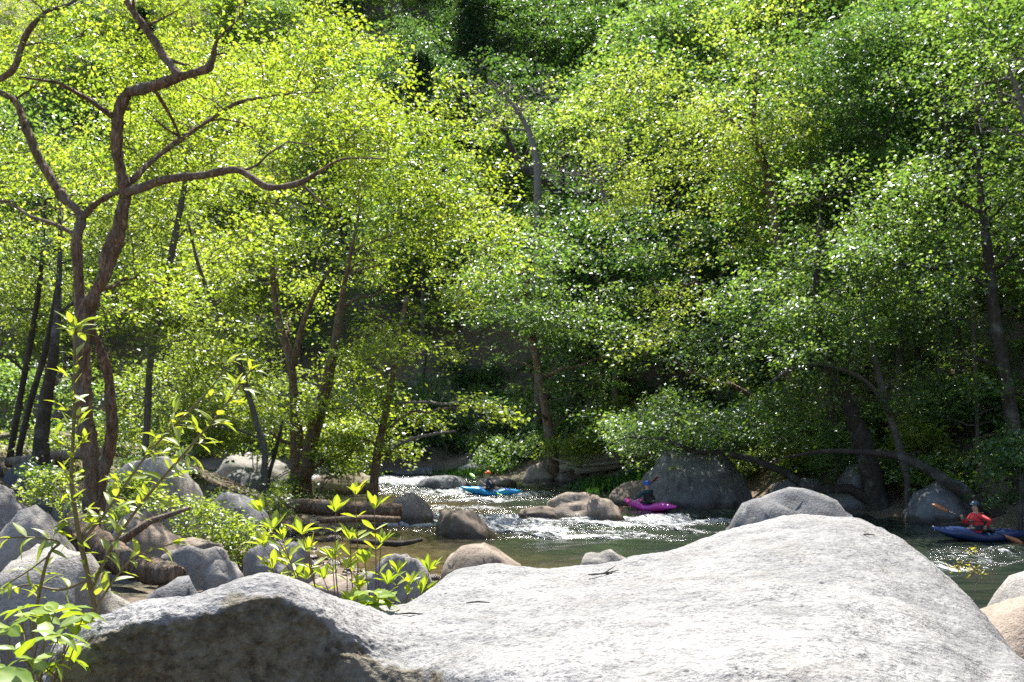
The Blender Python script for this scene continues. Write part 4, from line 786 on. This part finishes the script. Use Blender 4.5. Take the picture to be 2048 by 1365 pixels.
dr = [('thick brown driftwood log on top of the heap', [(1120, 940, 50, 18), (1180, 925, 50, 24), (1235, 912, 50, 26), (1275, 905, 50, 22)]), ('lower driftwood log of the heap by the far shore', [(1150, 945, 49.6, 13), (1220, 933, 49.6, 16), (1290, 925, 49.6, 12)]),
      ('thin driftwood pole pointing down right from the heap', [(1215, 912, 49.4, 6), (1255, 930, 49.3, 6), (1290, 944, 49.2, 5)]), ('thin driftwood pole lying flat across the heap', [(1165, 932, 49.3, 5), (1225, 926, 49.2, 6), (1300, 921, 49.1, 4)]), ('short driftwood stick standing up from the heap', [(1255, 925, 49.5, 6), (1270, 908, 49.5, 5), (1290, 898, 49.5, 4)])]
for k, (lab, pts_) in enumerate(dr): log('driftwood_log', lab, pts_, 'deadwood', 420 + k, 9, .08, 2, group='driftwood heap on the far shore')
for k, (lab, pts_) in enumerate([('pale dead bough dipping toward the water beside the slender tree', [(770, 905, 35.5, 8), (820, 880, 35, 7), (870, 868, 34.6, 6), (912, 862, 34.4, 3)]), ('bare bough high over the shaded gap beside the slender tree', [(790, 806, 35.5, 6), (850, 805, 35, 6), (900, 808, 34.8, 5), (950, 790, 34.5, 3)])]):
    log('dead_bough', lab, pts_, 'twig_pale', 430 + k, 6, .05, 6, cat='branch')
# tan leaf litter caught on the foreground boulder
def fore_z(px, py):      # nearest modelled point of the foreground boulder
    d = None
    best = None
    rel = Vv - np.array((0, 0, CAMZ)); yy = rel[:, 1] * CP + rel[:, 2] * SP; zz = -rel[:, 1] * SP + rel[:, 2] * CP
    sx = 1024 + F * rel[:, 0] / yy; sy = 682.5 - F * zz / yy
    e = (sx - px) ** 2 + (sy - py) ** 2; e = e + np.where(nv[:, 1] > 0.2, 900, 0); return Vv[int(np.argmin(e))]
rng = np.random.default_rng(9)
for k, (px, py, L, a, lab) in enumerate([(955, 1208, .06, .2, 'short dark twig on the foreground boulder below the azalea'), (820, 1232, .07, .1, 'brown twig in the hollow right of the azalea'), (1208, 1152, .09, -.3, 'forked dry twig on the crest of the foreground boulder'), (1735, 1072, .05, .4, 'dark bark crumb near the top of the foreground boulder')]):
    q = fore_z(px, py); bd = Builder()
    for j in range(3 if k == 2 else 1):
        aa = a + j * .5; bd.tube(np.array([(-L * math.cos(aa) / 1, -.01 * j, .006), (0, 0, .012), (L * math.cos(aa), .02 * j, .008 + .02 * j)]), [.003, .0045, .002], 5)
    o = link('twig', bd.mesh('twig'), M['bark_dark']); o.location = q; tag(o, lab, 'twig')

# ---------------------------------------------------------------- foreground plants with single leaves
def leaf_mesh(name, L, W, mt, droop=.25, fold=.25, peak=.45, nseg=6, wave=.0):
    t = np.linspace(0, 1, nseg + 1); wd = np.sin(np.pi * t ** (math.log(.5) / math.log(peak))) ** .85 * W / 2; wd[0] = W * .03; wd[-1] = 0.0004
    zc = -droop * L * t ** 2; V = []; rib = []
    for i in range(nseg + 1):
        up = wd[i] * fold; wv = wave * L * math.sin(i * 2.1)
        V += [(t[i] * L, wd[i], zc[i] + up + wv), (t[i] * L, wd[i] * .5, zc[i] + up * .42), (t[i] * L, 0, zc[i]), (t[i] * L, -wd[i] * .5, zc[i] + up * .42), (t[i] * L, -wd[i], zc[i] + up - wv)]; rib += [0, .1, 1, .1, 0]
    Q = [[i * 5 + j, i * 5 + j + 1, (i + 1) * 5 + j + 1, (i + 1) * 5 + j] for i in range(nseg) for j in range(4)]
    me = np_mesh(name, np.array(V), np.array(Q), True, {'rib': rib}); me.materials.append(M[mt]); return me
def put_leaf(parent, me, pos, direction, roll, s):
    o = bpy.data.objects.new('leaf', me); col.objects.link(o); o.parent = parent; o.location = Vector(pos)
    d = Vector(direction).normalized(); q = d.to_track_quat('X', 'Z'); o.rotation_mode = 'QUATERNION'; o.rotation_quaternion = q @ Quaternion((1, 0, 0), roll); o.scale = (s, s, s); return o
rng = np.random.default_rng(21)
LS = [leaf_mesh('leaf', 1, .33, 'leaf_shrub', .3, .3, .42), leaf_mesh('leaf', 1, .28, 'leaf_shrub', .6, .35, .4), leaf_mesh('leaf', 1, .38, 'leaf_shrub', .05, .22, .45, wave=.012)]
LA = [leaf_mesh('leaf', 1, .33, 'leaf_azalea', .05, .4, .6), leaf_mesh('leaf', 1, .28, 'leaf_azalea', .28, .5, .58), leaf_mesh('leaf', 1, .33, 'leaf_azalea', -.12, .35, .6)]
LB = [leaf_mesh('leaf', 1, .44, 'leaf_broad', .3, .28, .45, wave=.02), leaf_mesh('leaf', 1, .38, 'leaf_broad', .5, .3, .42), leaf_mesh('leaf', 1, .5, 'leaf_broad', .1, .15, .48, wave=.02)]
# tall leafy shrub at left
d0 = 5.3; foot = P(194, 1290, d0); foot[2] -= .25
sh1 = empty('leafy_shrub', foot); tag(sh1, 'tall yellow green shrub with long branches rising beside the foreground boulder', 'shrub')
stems = [
 ([(194, 1290, d0, 13), (190, 1220, d0, 12), (176, 1150, d0, 11), (160, 1080, d0, 10), (150, 1020, d0, 9), (143, 960, d0, 8), (146, 880, d0 + .02, 7), (149, 800, d0 + .03, 6), (149, 720, d0 + .03, 5), (152, 655, d0 + .03, 3)], 1.0),
 ([(183, 1180, d0, 8), (215, 1110, d0 - .05, 7), (262, 1035, d0 - .1, 6), (318, 965, d0 - .15, 6), (375, 900, d0 - .2, 5), (440, 825, d0 - .22, 4), (500, 742, d0 - .25, 3)], 1.0),
 ([(162, 1085, d0, 7), (200, 1040, d0 + .05, 6), (240, 985, d0 + .1, 5), (290, 915, d0 + .15, 5), (350, 850, d0 + .2, 4), (415, 785, d0 + .2, 3.5), (458, 725, d0 + .2, 3)], 1.0),
 ([(192, 1215, d0, 5), (225, 1165, d0 - .1, 4), (262, 1120, d0 - .15, 3.5), (300, 1100, d0 - .2, 3), (345, 1088, d0 - .2, 2)], .7),
 ([(178, 1160, d0, 6), (120, 1180, d0 + .05, 5), (60, 1170, d0 + .1, 4), (10, 1180, d0 + .1, 3)], .6),
 ([(60, 1300, d0 - .1, 8), (78, 1190, d0 - .1, 7), (98, 1110, d0 - .1, 6), (118, 1085, d0 - .1, 4), (60, 1075, d0 - .15, 3), (-5, 1078, d0 - .2, 2)], .9),
 ([(100, 1110, d0 - .1, 4), (60, 1140, d0 - .15, 3), (20, 1165, d0 - .2, 3)], .6),
]
nleaf = 0
for si, (pp, dens) in enumerate(stems):
    p, r = pix_path(pp, 40); bd = Builder(); bd.tube(p - foot, r, 7); link('stem', bd.mesh('stem'), M['stem'], sh1)
    L = np.concatenate([[0], np.cumsum(np.linalg.norm(np.diff(p, axis=0), axis=1))]); s = .12 if si else .22; k = 0
    while s < L[-1]:
        i = min(int(np.searchsorted(L, s)), 39); q = p[i] - foot; tan = p[min(i + 1, 39)] - p[i - 1]; tan /= np.linalg.norm(tan); fr_ = s / L[-1]
        az = k * 1.57 + rng.normal(0, .35)
        e1 = np.cross(tan, (0, 1, 0)); e1 /= np.linalg.norm(e1); e2 = np.cross(tan, e1)
        for sg in (1, -1):
            side = sg * (e1 * math.cos(az) + e2 * math.sin(az)); dirn = side * .9 + tan * (.35 + .5 * fr_) + rng.normal(0, .15, 3)
            # short side twig with 2-3 leaves, or a single leaf
            if fr_ > .12 and rng.random() < .42 and si < 3:
                tl = rng.uniform(.05, .11) * (1.15 - fr_ * .5); e = q + dirn / np.linalg.norm(dirn) * tl
                bd = Builder(); bd.tube(np.array([q, (q + e) / 2 + (0, 0, .006), e]), [.0022, .0018, .0012], 5); link('stem', bd.mesh('stem'), M['stem'], sh1)
                for j in range(3):
                    dd = dirn + rng.normal(0, .55, 3) + np.array((0, 0, -.1)); put_leaf(sh1, LS[int(rng.integers(3))], q + (e - q) * (.45 + .27 * j), dd, rng.normal(0, .5), rng.uniform(.062, .108)); nleaf += 1
            elif rng.random() < .8:
                put_leaf(sh1, LS[int(rng.integers(3))], q, dirn + np.array((0, 0, .05)), rng.normal(0, .5), rng.uniform(.068, .12) * (1 if fr_ < .9 else .8)); nleaf += 1
        s += rng.uniform(.042, .066) / max(dens, .5); k += 1
    for j in range(4):
        dd = tan + rng.normal(0, .5, 3); put_leaf(sh1, LS[int(rng.integers(3))], p[-1] - foot, dd, rng.normal(0, .4), rng.uniform(.05, .08)); nleaf += 1
print('shrub leaves', nleaf)
# broad leaved plant in the bottom left corner
d1 = 3.75; foot = P(60, 1500, d1); pl = empty('broad_leaved_plant', foot); tag(pl, 'broad leaved green plant in the bottom left corner', 'plant')
spots = [(60, 1240), (110, 1225), (20, 1255), (150, 1250), (90, 1275), (30, 1300), (170, 1230), (130, 1215), (70, 1320), (10, 1340), (110, 1330), (50, 1360), (150, 1290), (-10, 1270), (90, 1230), (40, 1220), (120, 1270), (140, 1320)]
for (px, py) in spots:
    dd_ = d1 + rng.uniform(-.25, .35); e = P(px, py, dd_) - foot; b0 = np.array((*rng.normal(0, .06, 2), 0)); bd = Builder()
    pts_ = np.array([b0, b0 * .5 + e * .5 + (0, 0, .05), e]); bd.tube(catmull(pts_, 10), np.linspace(.005, .002, 10), 6); link('stem', bd.mesh('stem'), M['stem'], pl)
    a0 = rng.uniform(0, 6)
    for j in range(5):
        a = a0 + j * 1.256 + rng.normal(0, .2); put_leaf(pl, LB[int(rng.integers(3))], e, (math.cos(a), math.sin(a), rng.normal(.1, .25)), rng.normal(0, .35), rng.uniform(.06, .115))
big = P(50, 1330, 3.2) - foot
for (px, py, dx, dz, s) in [(60, 1340, .4, -.5, .17), (20, 1345, 1, -.15, .18), (70, 1320, .5, .6, .13)]:
    e = P(px - 30, py - 5, 3.25) - foot; put_leaf(pl, LB[2], e, (dx, -.5, dz), .3, s)
# azalea in the hollow of the boulder
d2 = 5.9; foot = P(700, 1330, d2); az_ = empty('azalea_shrub', foot); tag(az_, 'upright azalea shrub with bright leaf whorls in the hollow of the boulder', 'shrub')
tips_ = [(522, 1005), (545, 1040), (566, 1062), (530, 1075), (604, 1050), (618, 1085), (671, 1005), (711, 972), (749, 1000), (700, 1060), (762, 1068), (665, 1100), (575, 1112), (648, 1140), (545, 1120), (730, 1108), (795, 1128), (820, 1150), (858, 1125), (720, 1158), (612, 1140), (694, 1118), (775, 1150), (842, 1168), (760, 1185), (700, 1190)]
nl = 0
for ti, (px, py) in enumerate(tips_):
    dd_ = d2 + rng.uniform(-.25, .3); e = P(px, py + 20, dd_) - foot
    bx_ = np.interp(px, [520, 700, 860], [640, 715, 800]); b0 = P(bx_ + rng.normal(0, 10), 1300, dd_) - foot
    mid = b0 * .45 + e * .55 + np.array((rng.normal(0, .02), 0, -.02)); pts_ = catmull(np.array([b0, mid, e]), 14)
    bd = Builder(); bd.tube(pts_, np.linspace(.0055, .0025, 14), 6); link('stem', bd.mesh('stem'), M['stem_red'], az_)
    tan = e - mid; tan /= np.linalg.norm(tan); whorls = [(1.0, 9, .09), (.86, 2, .08)]
    if py < 1080: whorls.append((.7, 2, .075))
    for (fr_, cnt_, sz_) in whorls:
        q = pts_[int(fr_ * 13)]; a0 = rng.uniform(0, 6)
        for j in range(cnt_):
            a = a0 + j * 6.283 / cnt_ + rng.normal(0, .25); up = rng.uniform(.5, 2.2) if fr_ == 1 else rng.uniform(.2, .9)
            put_leaf(az_, LA[int(rng.integers(3))], q, np.array((math.cos(a), math.sin(a), 0)) + tan * up, rng.normal(0, .4), sz_ * rng.uniform(.8, 1.45)); nl += 1
for (px, py) in [(715, 1195), (745, 1185), (770, 1200), (790, 1190), (735, 1210), (760, 1212)]:
    e = P(px, py, 5.2) - foot
    for j in range(3): a = rng.uniform(0, 6.28); put_leaf(az_, LB[int(rng.integers(3))], e, (math.cos(a), math.sin(a), .15), rng.normal(0, .4), rng.uniform(.1, .15)); nl += 1
print('azalea leaves', nl)

# ---------------------------------------------------------------- kayaks, paddlers, paddles
def kayak(label, x, y, rz, L, cols, pitch=0.0):
    root = empty('kayak', (x, y, 0.07), rz); root.rotation_euler = (0, pitch, rz); tag(root, label, 'kayak', 'kayaks on the river')
    ns, nr_ = 28, 20; V = []
    for i in range(ns + 1):
        t = i / ns; s = 2 * t - 1; x_ = s * L / 2                      # stern -1 .. bow +1
        wdt = .33 * (1 - abs(s) ** 2.6) ** .75 + .004
        keel = -.10 + .26 * abs(s) ** 2.4 * (1.15 if s > 0 else .8); deck = .20 + .10 * math.exp(-((s - .45) / .3) ** 2) + .07 * math.exp(-((s + .5) / .3) ** 2) - .02 + (.10 if s > 0 else .0) * abs(s) ** 3
        deck -= .06 * math.exp(-(s / .25) ** 2); deck = max(deck, keel + .05); mid = (keel + deck) / 2 - .02
        for j in range(nr_):
            a = 2 * math.pi * j / nr_; c, s2 = math.cos(a), math.sin(a); yy = wdt * math.copysign(abs(c) ** .75, c)
            zz = mid + ((deck - mid) * abs(s2) ** .85 if s2 > 0 else -(mid - keel) * abs(s2) ** .7); V.append((x_, yy, zz))
    V = np.array(V); ii = np.arange(ns)[:, None] * nr_; j = np.arange(nr_)[None, :]; Q = np.stack([ii + j, ii + (j + 1) % nr_, ii + nr_ + (j + 1) % nr_, ii + nr_ + j], -1).reshape(-1, 4)
    V = np.vstack([V, V[:nr_].mean(0), V[-nr_:].mean(0)]); c0 = len(V) - 2; jj = np.arange(nr_)
    T = np.vstack([np.stack([np.full(nr_, c0), (jj + 1) % nr_, jj], -1), np.stack([np.full(nr_, c0 + 1), ns * nr_ + jj, ns * nr_ + (jj + 1) % nr_], -1)])
    hull = link('hull', np_mesh('hull', V, [Q, T]), cols[0], root)
    th = np.linspace(0, 2 * np.pi, 25); rim = np.stack([.02 + .42 * np.cos(th), .235 * np.sin(th), np.full(25, .225)], 1)
    bd = Builder(); bd.tube(rim, np.full(25, .018), 6, False); link('cockpit_rim', bd.mesh('cockpit_rim'), cols[1], root)
    # spray skirt: a low cone from the rim up to the waist
    V = []
    for (sx, sy, z_) in ((.42, .235, .235), (.32, .2, .27), (.2, .17, .33), (.17, .16, .42)):
        V += [(.02 * (z_ < .3) + sx * math.cos(a), sy * math.sin(a), z_) for a in th[:-1]]
    ii = np.arange(3)[:, None] * 24; j = np.arange(24)[None, :]; Q = np.stack([ii + j, ii + (j + 1) % 24, ii + 24 + (j + 1) % 24, ii + 24 + j], -1).reshape(-1, 4)
    link('spray_skirt', np_mesh('spray_skirt', np.array(V), Q), M['neoprene'], root)
    for s in (1, -1):
        xx = s * L * .43; bd = Builder(); bd.tube(np.array([(xx - .07, 0, .21 + .03 * (s > 0)), (xx - .03, 0, .29 + .03 * (s > 0)), (xx + .03, 0, .29 + .03 * (s > 0)), (xx + .07, 0, .21)]), [.012] * 4, 6); link('grab_loop', bd.mesh('grab_loop'), cols[1], root)
    return root
def skin_body(name, verts, edges, radii, root_i, levels=2):
    me = bpy.data.meshes.new(name); me.from_pydata([tuple(v) for v in verts], edges, []); o = bpy.data.objects.new(name, me); col.objects.link(o)
    o.modifiers.new('skin', 'SKIN'); sv = me.skin_vertices[0].data if me.skin_vertices else None
    if sv is None:
        bpy.context.view_layer.objects.active = o; bpy.ops.mesh.customdata_skin_add(); sv = me.skin_vertices[0].data
    for i, r in enumerate(radii): sv[i].radius = (r, r) if not hasattr(r, '__len__') else r; sv[i].use_root = (i == root_i)
    ss = o.modifiers.new('sub', 'SUBSURF'); ss.levels = levels; ss.render_levels = levels
    dg = bpy.context.evaluated_depsgraph_get(); dg.update(); me2 = bpy.data.meshes.new_from_object(o.evaluated_get(dg)); bpy.data.objects.remove(o); me2.name = name
    me2.polygons.foreach_set('use_smooth', np.ones(len(me2.polygons), bool)); return me2
def paddler(label, x, y, rz, jacket, vest, helmet, hands, grip, look=0.0, lean=(0.0, 0.0), vest_back=None):
    """hands: left and right grip points in the kayak frame; grip: unit vector along the shaft"""
    root = empty('person', (x, y, 0.11), rz); tag(root, label, 'person', 'kayakers')
    lx, ly = lean
    V = [(0, 0, .12), (.02 + lx * .3, ly * .3, .28), (.03 + lx * .7, ly * .7, .44), (.03 + lx, ly, .54), (.04 + lx, ly, .62), (.055 + lx, ly, .70), (.065 + lx, ly, .78), (.065 + lx, ly, .85)]
    Rr = [(.15, .13), (.13, .12), (.15, .12), (.12, .09), .055, .075, .088, .06]
    E = [(i, i + 1) for i in range(7)]
    hx = Vector((1, 0, 0)); hd = Vector((math.cos(look), math.sin(look), 0))
    nz = Vector(V[6]) + hd * .10 + Vector((0, 0, -.015)); V.append(tuple(nz)); Rr.append(.016); E.append((6, len(V) - 1))       # nose
    handidx = []
    for sg, hp in zip((1, -1), hands):
        hp = Vector(hp); sh_ = Vector((.03 + lx, sg * .19 + ly, .53)); v = hp - sh_; dist = v.length; a = .30; b = .27
        dist = min(dist, a + b - .01); k = (a * a - b * b + dist * dist) / (2 * dist); hgt = math.sqrt(max(a * a - k * k, 1e-4)); u = v.normalized()
        down = Vector((-.3, sg * .45, -1)); pole = (down - u * down.dot(u)).normalized(); el = sh_ + u * k + pole * hgt; wr = sh_ + u * dist
        i0 = len(V); V += [tuple(sh_), tuple(el), tuple(el.lerp(wr, .9)), tuple(wr)]; Rr += [.068, .048, .032, .036]; E += [(3, i0), (i0, i0 + 1), (i0 + 1, i0 + 2), (i0 + 2, i0 + 3)]
        g_ = Vector(grip).normalized(); f_ = (wr - el).normalized(); fd = (f_ - g_ * f_.dot(g_)).normalized(); cu = g_.cross(fd)
        for q in range(4):                                              # four fingers curled round the shaft
            off = g_ * ((q - 1.5) * .021); l = (.040, .046, .043, .034)[q]; p1 = wr + off + fd * .03; p2 = p1 + fd * l * .5 - cu * l * .6; p3 = p2 - fd * l * .5 - cu * l * .3
            j0 = len(V); V += [tuple(p1), tuple(p2), tuple(p3)]; Rr += [.0095, .0085, .007]; E += [(i0 + 3, j0), (j0, j0 + 1), (j0 + 1, j0 + 2)]
        t1 = wr - g_ * .03 * sg + fd * .005; t2 = t1 + fd * .02 + cu * .02; t3 = t2 + fd * .022 - cu * .012; j0 = len(V)
        V += [tuple(t1), tuple(t2), tuple(t3)]; Rr += [.011, .0095, .008]; E += [(i0 + 3, j0), (j0, j0 + 1), (j0 + 1, j0 + 2)]; handidx.append(wr)
    for sg in (1, -1):                                                   # legs stretched out inside the hull
        i0 = len(V); V += [(.10, sg * .10, .10), (.48, sg * .14, .15), (.86, sg * .07, .06), (.92, sg * .07, .12)]; Rr += [.085, .058, .042, .035]; E += [(0, i0), (i0, i0 + 1), (i0 + 1, i0 + 2), (i0 + 2, i0 + 3)]
    me = skin_body('body', V, E, Rr, 0)
    me.materials.clear(); me.materials.append(jacket); me.materials.append(M['skin'])
    for pgn in me.polygons:
        c = pgn.center
        if c.z > .60 and abs(c.y - ly) < .14 and (c - Vector(V[6])).length < .2: pgn.material_index = 1
        elif any((c - h).length < .085 for h in handidx): pgn.material_index = 1
    link('body', me, None, root)
    hc = Vector(V[6]) + Vector((0, 0, .02)); side = Vector((-hd.y, hd.x, 0)); up = Vector((0, 0, 1)); V6 = Vector(V[6])
    for s in (1, -1):
        bd = Builder(); e = V6 + hd * .083 + side * s * .03 + up * .012; vv, ff = ICO[2]; bd.add(vv * .011 + np.array(e), None, ff); link('eye', bd.mesh('eye'), M['eye'], root)
    bd = Builder(); mo = V6 + hd * .08 - up * .05; bd.tube(np.array([mo - side * .02, mo + hd * .006, mo + side * .02]), [.004, .006, .004], 5); link('mouth', bd.mesh('mouth'), M['lip'], root)
    # helmet: deep shell, open at the face, with a short brim
    vv, ff = ICO[4]; vv = vv * np.array((.128, .112, .125)); loc = vv.copy(); R = np.array([[hd.x, -hd.y, 0], [hd.y, hd.x, 0], [0, 0, 1]])
    keep = ~((loc[:, 2] < -.035) | ((loc[:, 0] > .03) & (loc[:, 2] < .028))); fk = ff[keep[ff].all(1)]; used = np.unique(fk); remap = -np.ones(len(vv), int); remap[used] = np.arange(len(used))
    hl = link('helmet', np_mesh('helmet', vv[used] @ R.T + np.array(hc), remap[fk]), helmet, root); md = hl.modifiers.new('thick', 'SOLIDIFY'); md.thickness = .012
    br = np.array([(.118 * math.cos(a) + .02, .104 * math.sin(a), .026) for a in np.linspace(-1.1, 1.1, 12)]) @ R.T + np.array(hc); bd = Builder(); bd.tube(br, np.full(12, .011), 6); link('helmet_brim', bd.mesh('helmet_brim'), helmet, hl)
    # buoyancy vest
    rings = [(.17, .155, .135), (.24, .175, .15), (.34, .18, .155), (.44, .185, .155), (.51, .165, .135), (.565, .10, .085)]; V2 = []
    for (z_, ry_, rx_) in rings:
        f = (z_ - .12) / .42; V2 += [(.025 + lx * f + rx_ * math.cos(a), ly * f + ry_ * math.sin(a), z_) for a in np.linspace(0, 2 * math.pi, 20, endpoint=False)]
    ii = np.arange(len(rings) - 1)[:, None] * 20; j = np.arange(20)[None, :]; Q = np.stack([ii + j, ii + (j + 1) % 20, ii + 20 + (j + 1) % 20, ii + 20 + j], -1).reshape(-1, 4)
    vs_ = link('life_vest', np_mesh('life_vest', np.array(V2), Q), vest, root); md = vs_.modifiers.new('thick', 'SOLIDIFY'); md.thickness = .02
    if vest_back:
        vs_.data.materials.append(vest_back)
        for pg in vs_.data.polygons:
            if pg.center.x < -.06 and pg.center.z > .22: pg.material_index = 1
    for z_ in (.27, .40):
        f = (z_ - .12) / .42; ring = np.array([(.025 + lx * f + .165 * math.cos(a), ly * f + .188 * math.sin(a), z_) for a in np.linspace(0, 2 * math.pi, 21)]); bd = Builder(); bd.tube(ring, np.full(21, .009), 5, False); link('strap', bd.mesh('strap'), M['neoprene'], vs_)
    return root
def paddle(label, x, y, rz, a, b, blade_mat, blade_mat2=None):
    root = empty('paddle', (x, y, 0.11), rz); tag(root, label, 'paddle', 'kayak paddles'); a = np.array(a, float); b = np.array(b, float); u = (b - a) / np.linalg.norm(b - a)
    bd = Builder(); bd.tube(np.array([a, a * .5 + b * .5, b]), [.015] * 3, 8); link('shaft', bd.mesh('shaft'), M['shaft'], root)
    for (e, dirn, tw, bm2) in ((a, -u, .25, blade_mat), (b, u, 1.2, blade_mat2 or blade_mat)):
        sd_ = np.cross(dirn, (math.sin(tw), math.cos(tw), .35)); sd_ /= np.linalg.norm(sd_); nn = np.cross(dirn, sd_); V = []
        for s, wl, wr_ in ((-.03, .02, .02), (.05, .04, .035), (.15, .06, .055), (.28, .066, .06), (.38, .05, .045), (.44, .025, .015)):
            c = e + dirn * s + nn * .25 * (s - .2) ** 2
            V += [c + sd_ * wl + nn * .012, c + nn * -.008, c - sd_ * wr_ + nn * .012]
        Q = [[i * 3 + j, i * 3 + j + 1, i * 3 + j + 4, i * 3 + j + 3] for i in range(5) for j in range(2)]
        o = link('blade', np_mesh('blade', np.array(V), np.array(Q)), bm2, root); md = o.modifiers.new('thick', 'SOLIDIFY'); md.thickness = .008
    return root
M['neoprene'] = plain('neoprene', (.012, .012, .015), .7); M['shaft'] = plain('shaft', (.02, .02, .022), .4)
M['skin'] = plain('skin', (.48, .29, .21), .55, .4, .08); M['eye'] = plain('eye', (.02, .015, .012), .2); M['lip'] = plain('lip', (.33, .13, .11), .5)
def plastic(name, a, b):
    m, n, out = mat(name); tc = N(n, 'ShaderNodeTexCoord'); f = noise_n(n, 1.6, 3, .5, tc.outputs['Object']); s = noise_n(n, 40, 4, .7, tc.outputs['Object'])
    c = mixc(n, ramp(n, f, [(.4, 0), (.6, 1)]), a, b); c = mixc(n, math_n(n, 'MULTIPLY', s, .25), c, tuple(x * .6 + .05 for x in a))
    p = N(n, 'ShaderNodeBsdfPrincipled', i_Roughness=.3); n.links.new(c, p.inputs['Base Color']); n.links.new(p.outputs[0], out.inputs[0]); return m
KB = plastic('kayak_blue', (.0, .20, .62), (.0, .36, .62)); KM = plastic('kayak_magenta', (.50, .02, .42), (.62, .04, .35)); KN = plastic('kayak_navy', (.006, .022, .085), (.008, .032, .12))
NAV = plain('jacket_navy', (.018, .02, .05), .7); TEA = plain('jacket_teal', (.008, .06, .075), .7); RED = plain('jacket_red', (.62, .025, .03), .6)
q = G(982, 991); x, y = q[0], q[1]; rz = math.pi - .05
kayak('bright blue kayak riding the white riffle', x, y, rz, 2.62, (KB, M['neoprene']), -.03)
a = (.72, -.48, .60); b = (-.30, .62, .02)
hl_ = tuple(np.array(a) + (np.array(b) - np.array(a)) * .62); hr_ = tuple(np.array(a) + (np.array(b) - np.array(a)) * .26)
paddler('person in orange helmet and navy top sitting in the blue kayak', x, y, rz, NAV, plain('vest_navy_coral', (.03, .03, .07), .7), plain('helmet_orange', (.85, .13, .015), .35), (hl_, hr_), np.array(b) - np.array(a), .25, (.06, 0), plain('vest_coral', (.6, .12, .1), .6))
paddle('paddle with lime green blade held by the paddler in orange helmet', x, y, rz, a, b, plain('blade_lime', (.28, .62, .06), .4))
q = G(1300, 1021); x, y = q[0], q[1]; rz = math.radians(90 + 36)
kayak('magenta kayak below the huge dark boulder', x, y, rz, 2.6, (KM, M['neoprene']))
a = (.62, .62, .02); b = (.42, -.42, .78)
paddler('person in blue helmet and teal top sitting in the magenta kayak', x, y, rz, TEA, plain('vest_dark', (.015, .016, .02), .8), plain('helmet_blue', (.01, .09, .5), .35), (tuple(np.array(a) * .78 + np.array(b) * .22), tuple(np.array(a) * .3 + np.array(b) * .7)), np.array(b) - np.array(a), .1, (.04, .04))
paddle('paddle with dark red blade held by the paddler in blue helmet', x, y, rz, a, b, plain('blade_red', (.4, .03, .03), .4))
q = G(1960, 1081); x, y = q[0], q[1]; rz = math.pi + .16
kayak('dark navy kayak at the right edge under the shaded bank', x, y, rz, 2.75, (KN, M['neoprene']), -.03)
a = (.62, -.42, .62); b = (-.30, .62, .06)
hl_ = tuple(np.array(a) + (np.array(b) - np.array(a)) * .66); hr_ = tuple(np.array(a) + (np.array(b) - np.array(a)) * .24)
paddler('person in red top and dark helmet sitting in the navy kayak', x, y, rz, RED, plain('vest_red', (.55, .03, .035), .7), plain('helmet_dark', (.03, .07, .11), .35), (hl_, hr_), np.array(b) - np.array(a), .5, (.05, 0))
paddle('paddle with orange blade held by the paddler in red', x, y, rz, a, b, plain('blade_orange', (.3, .1, .03), .4))
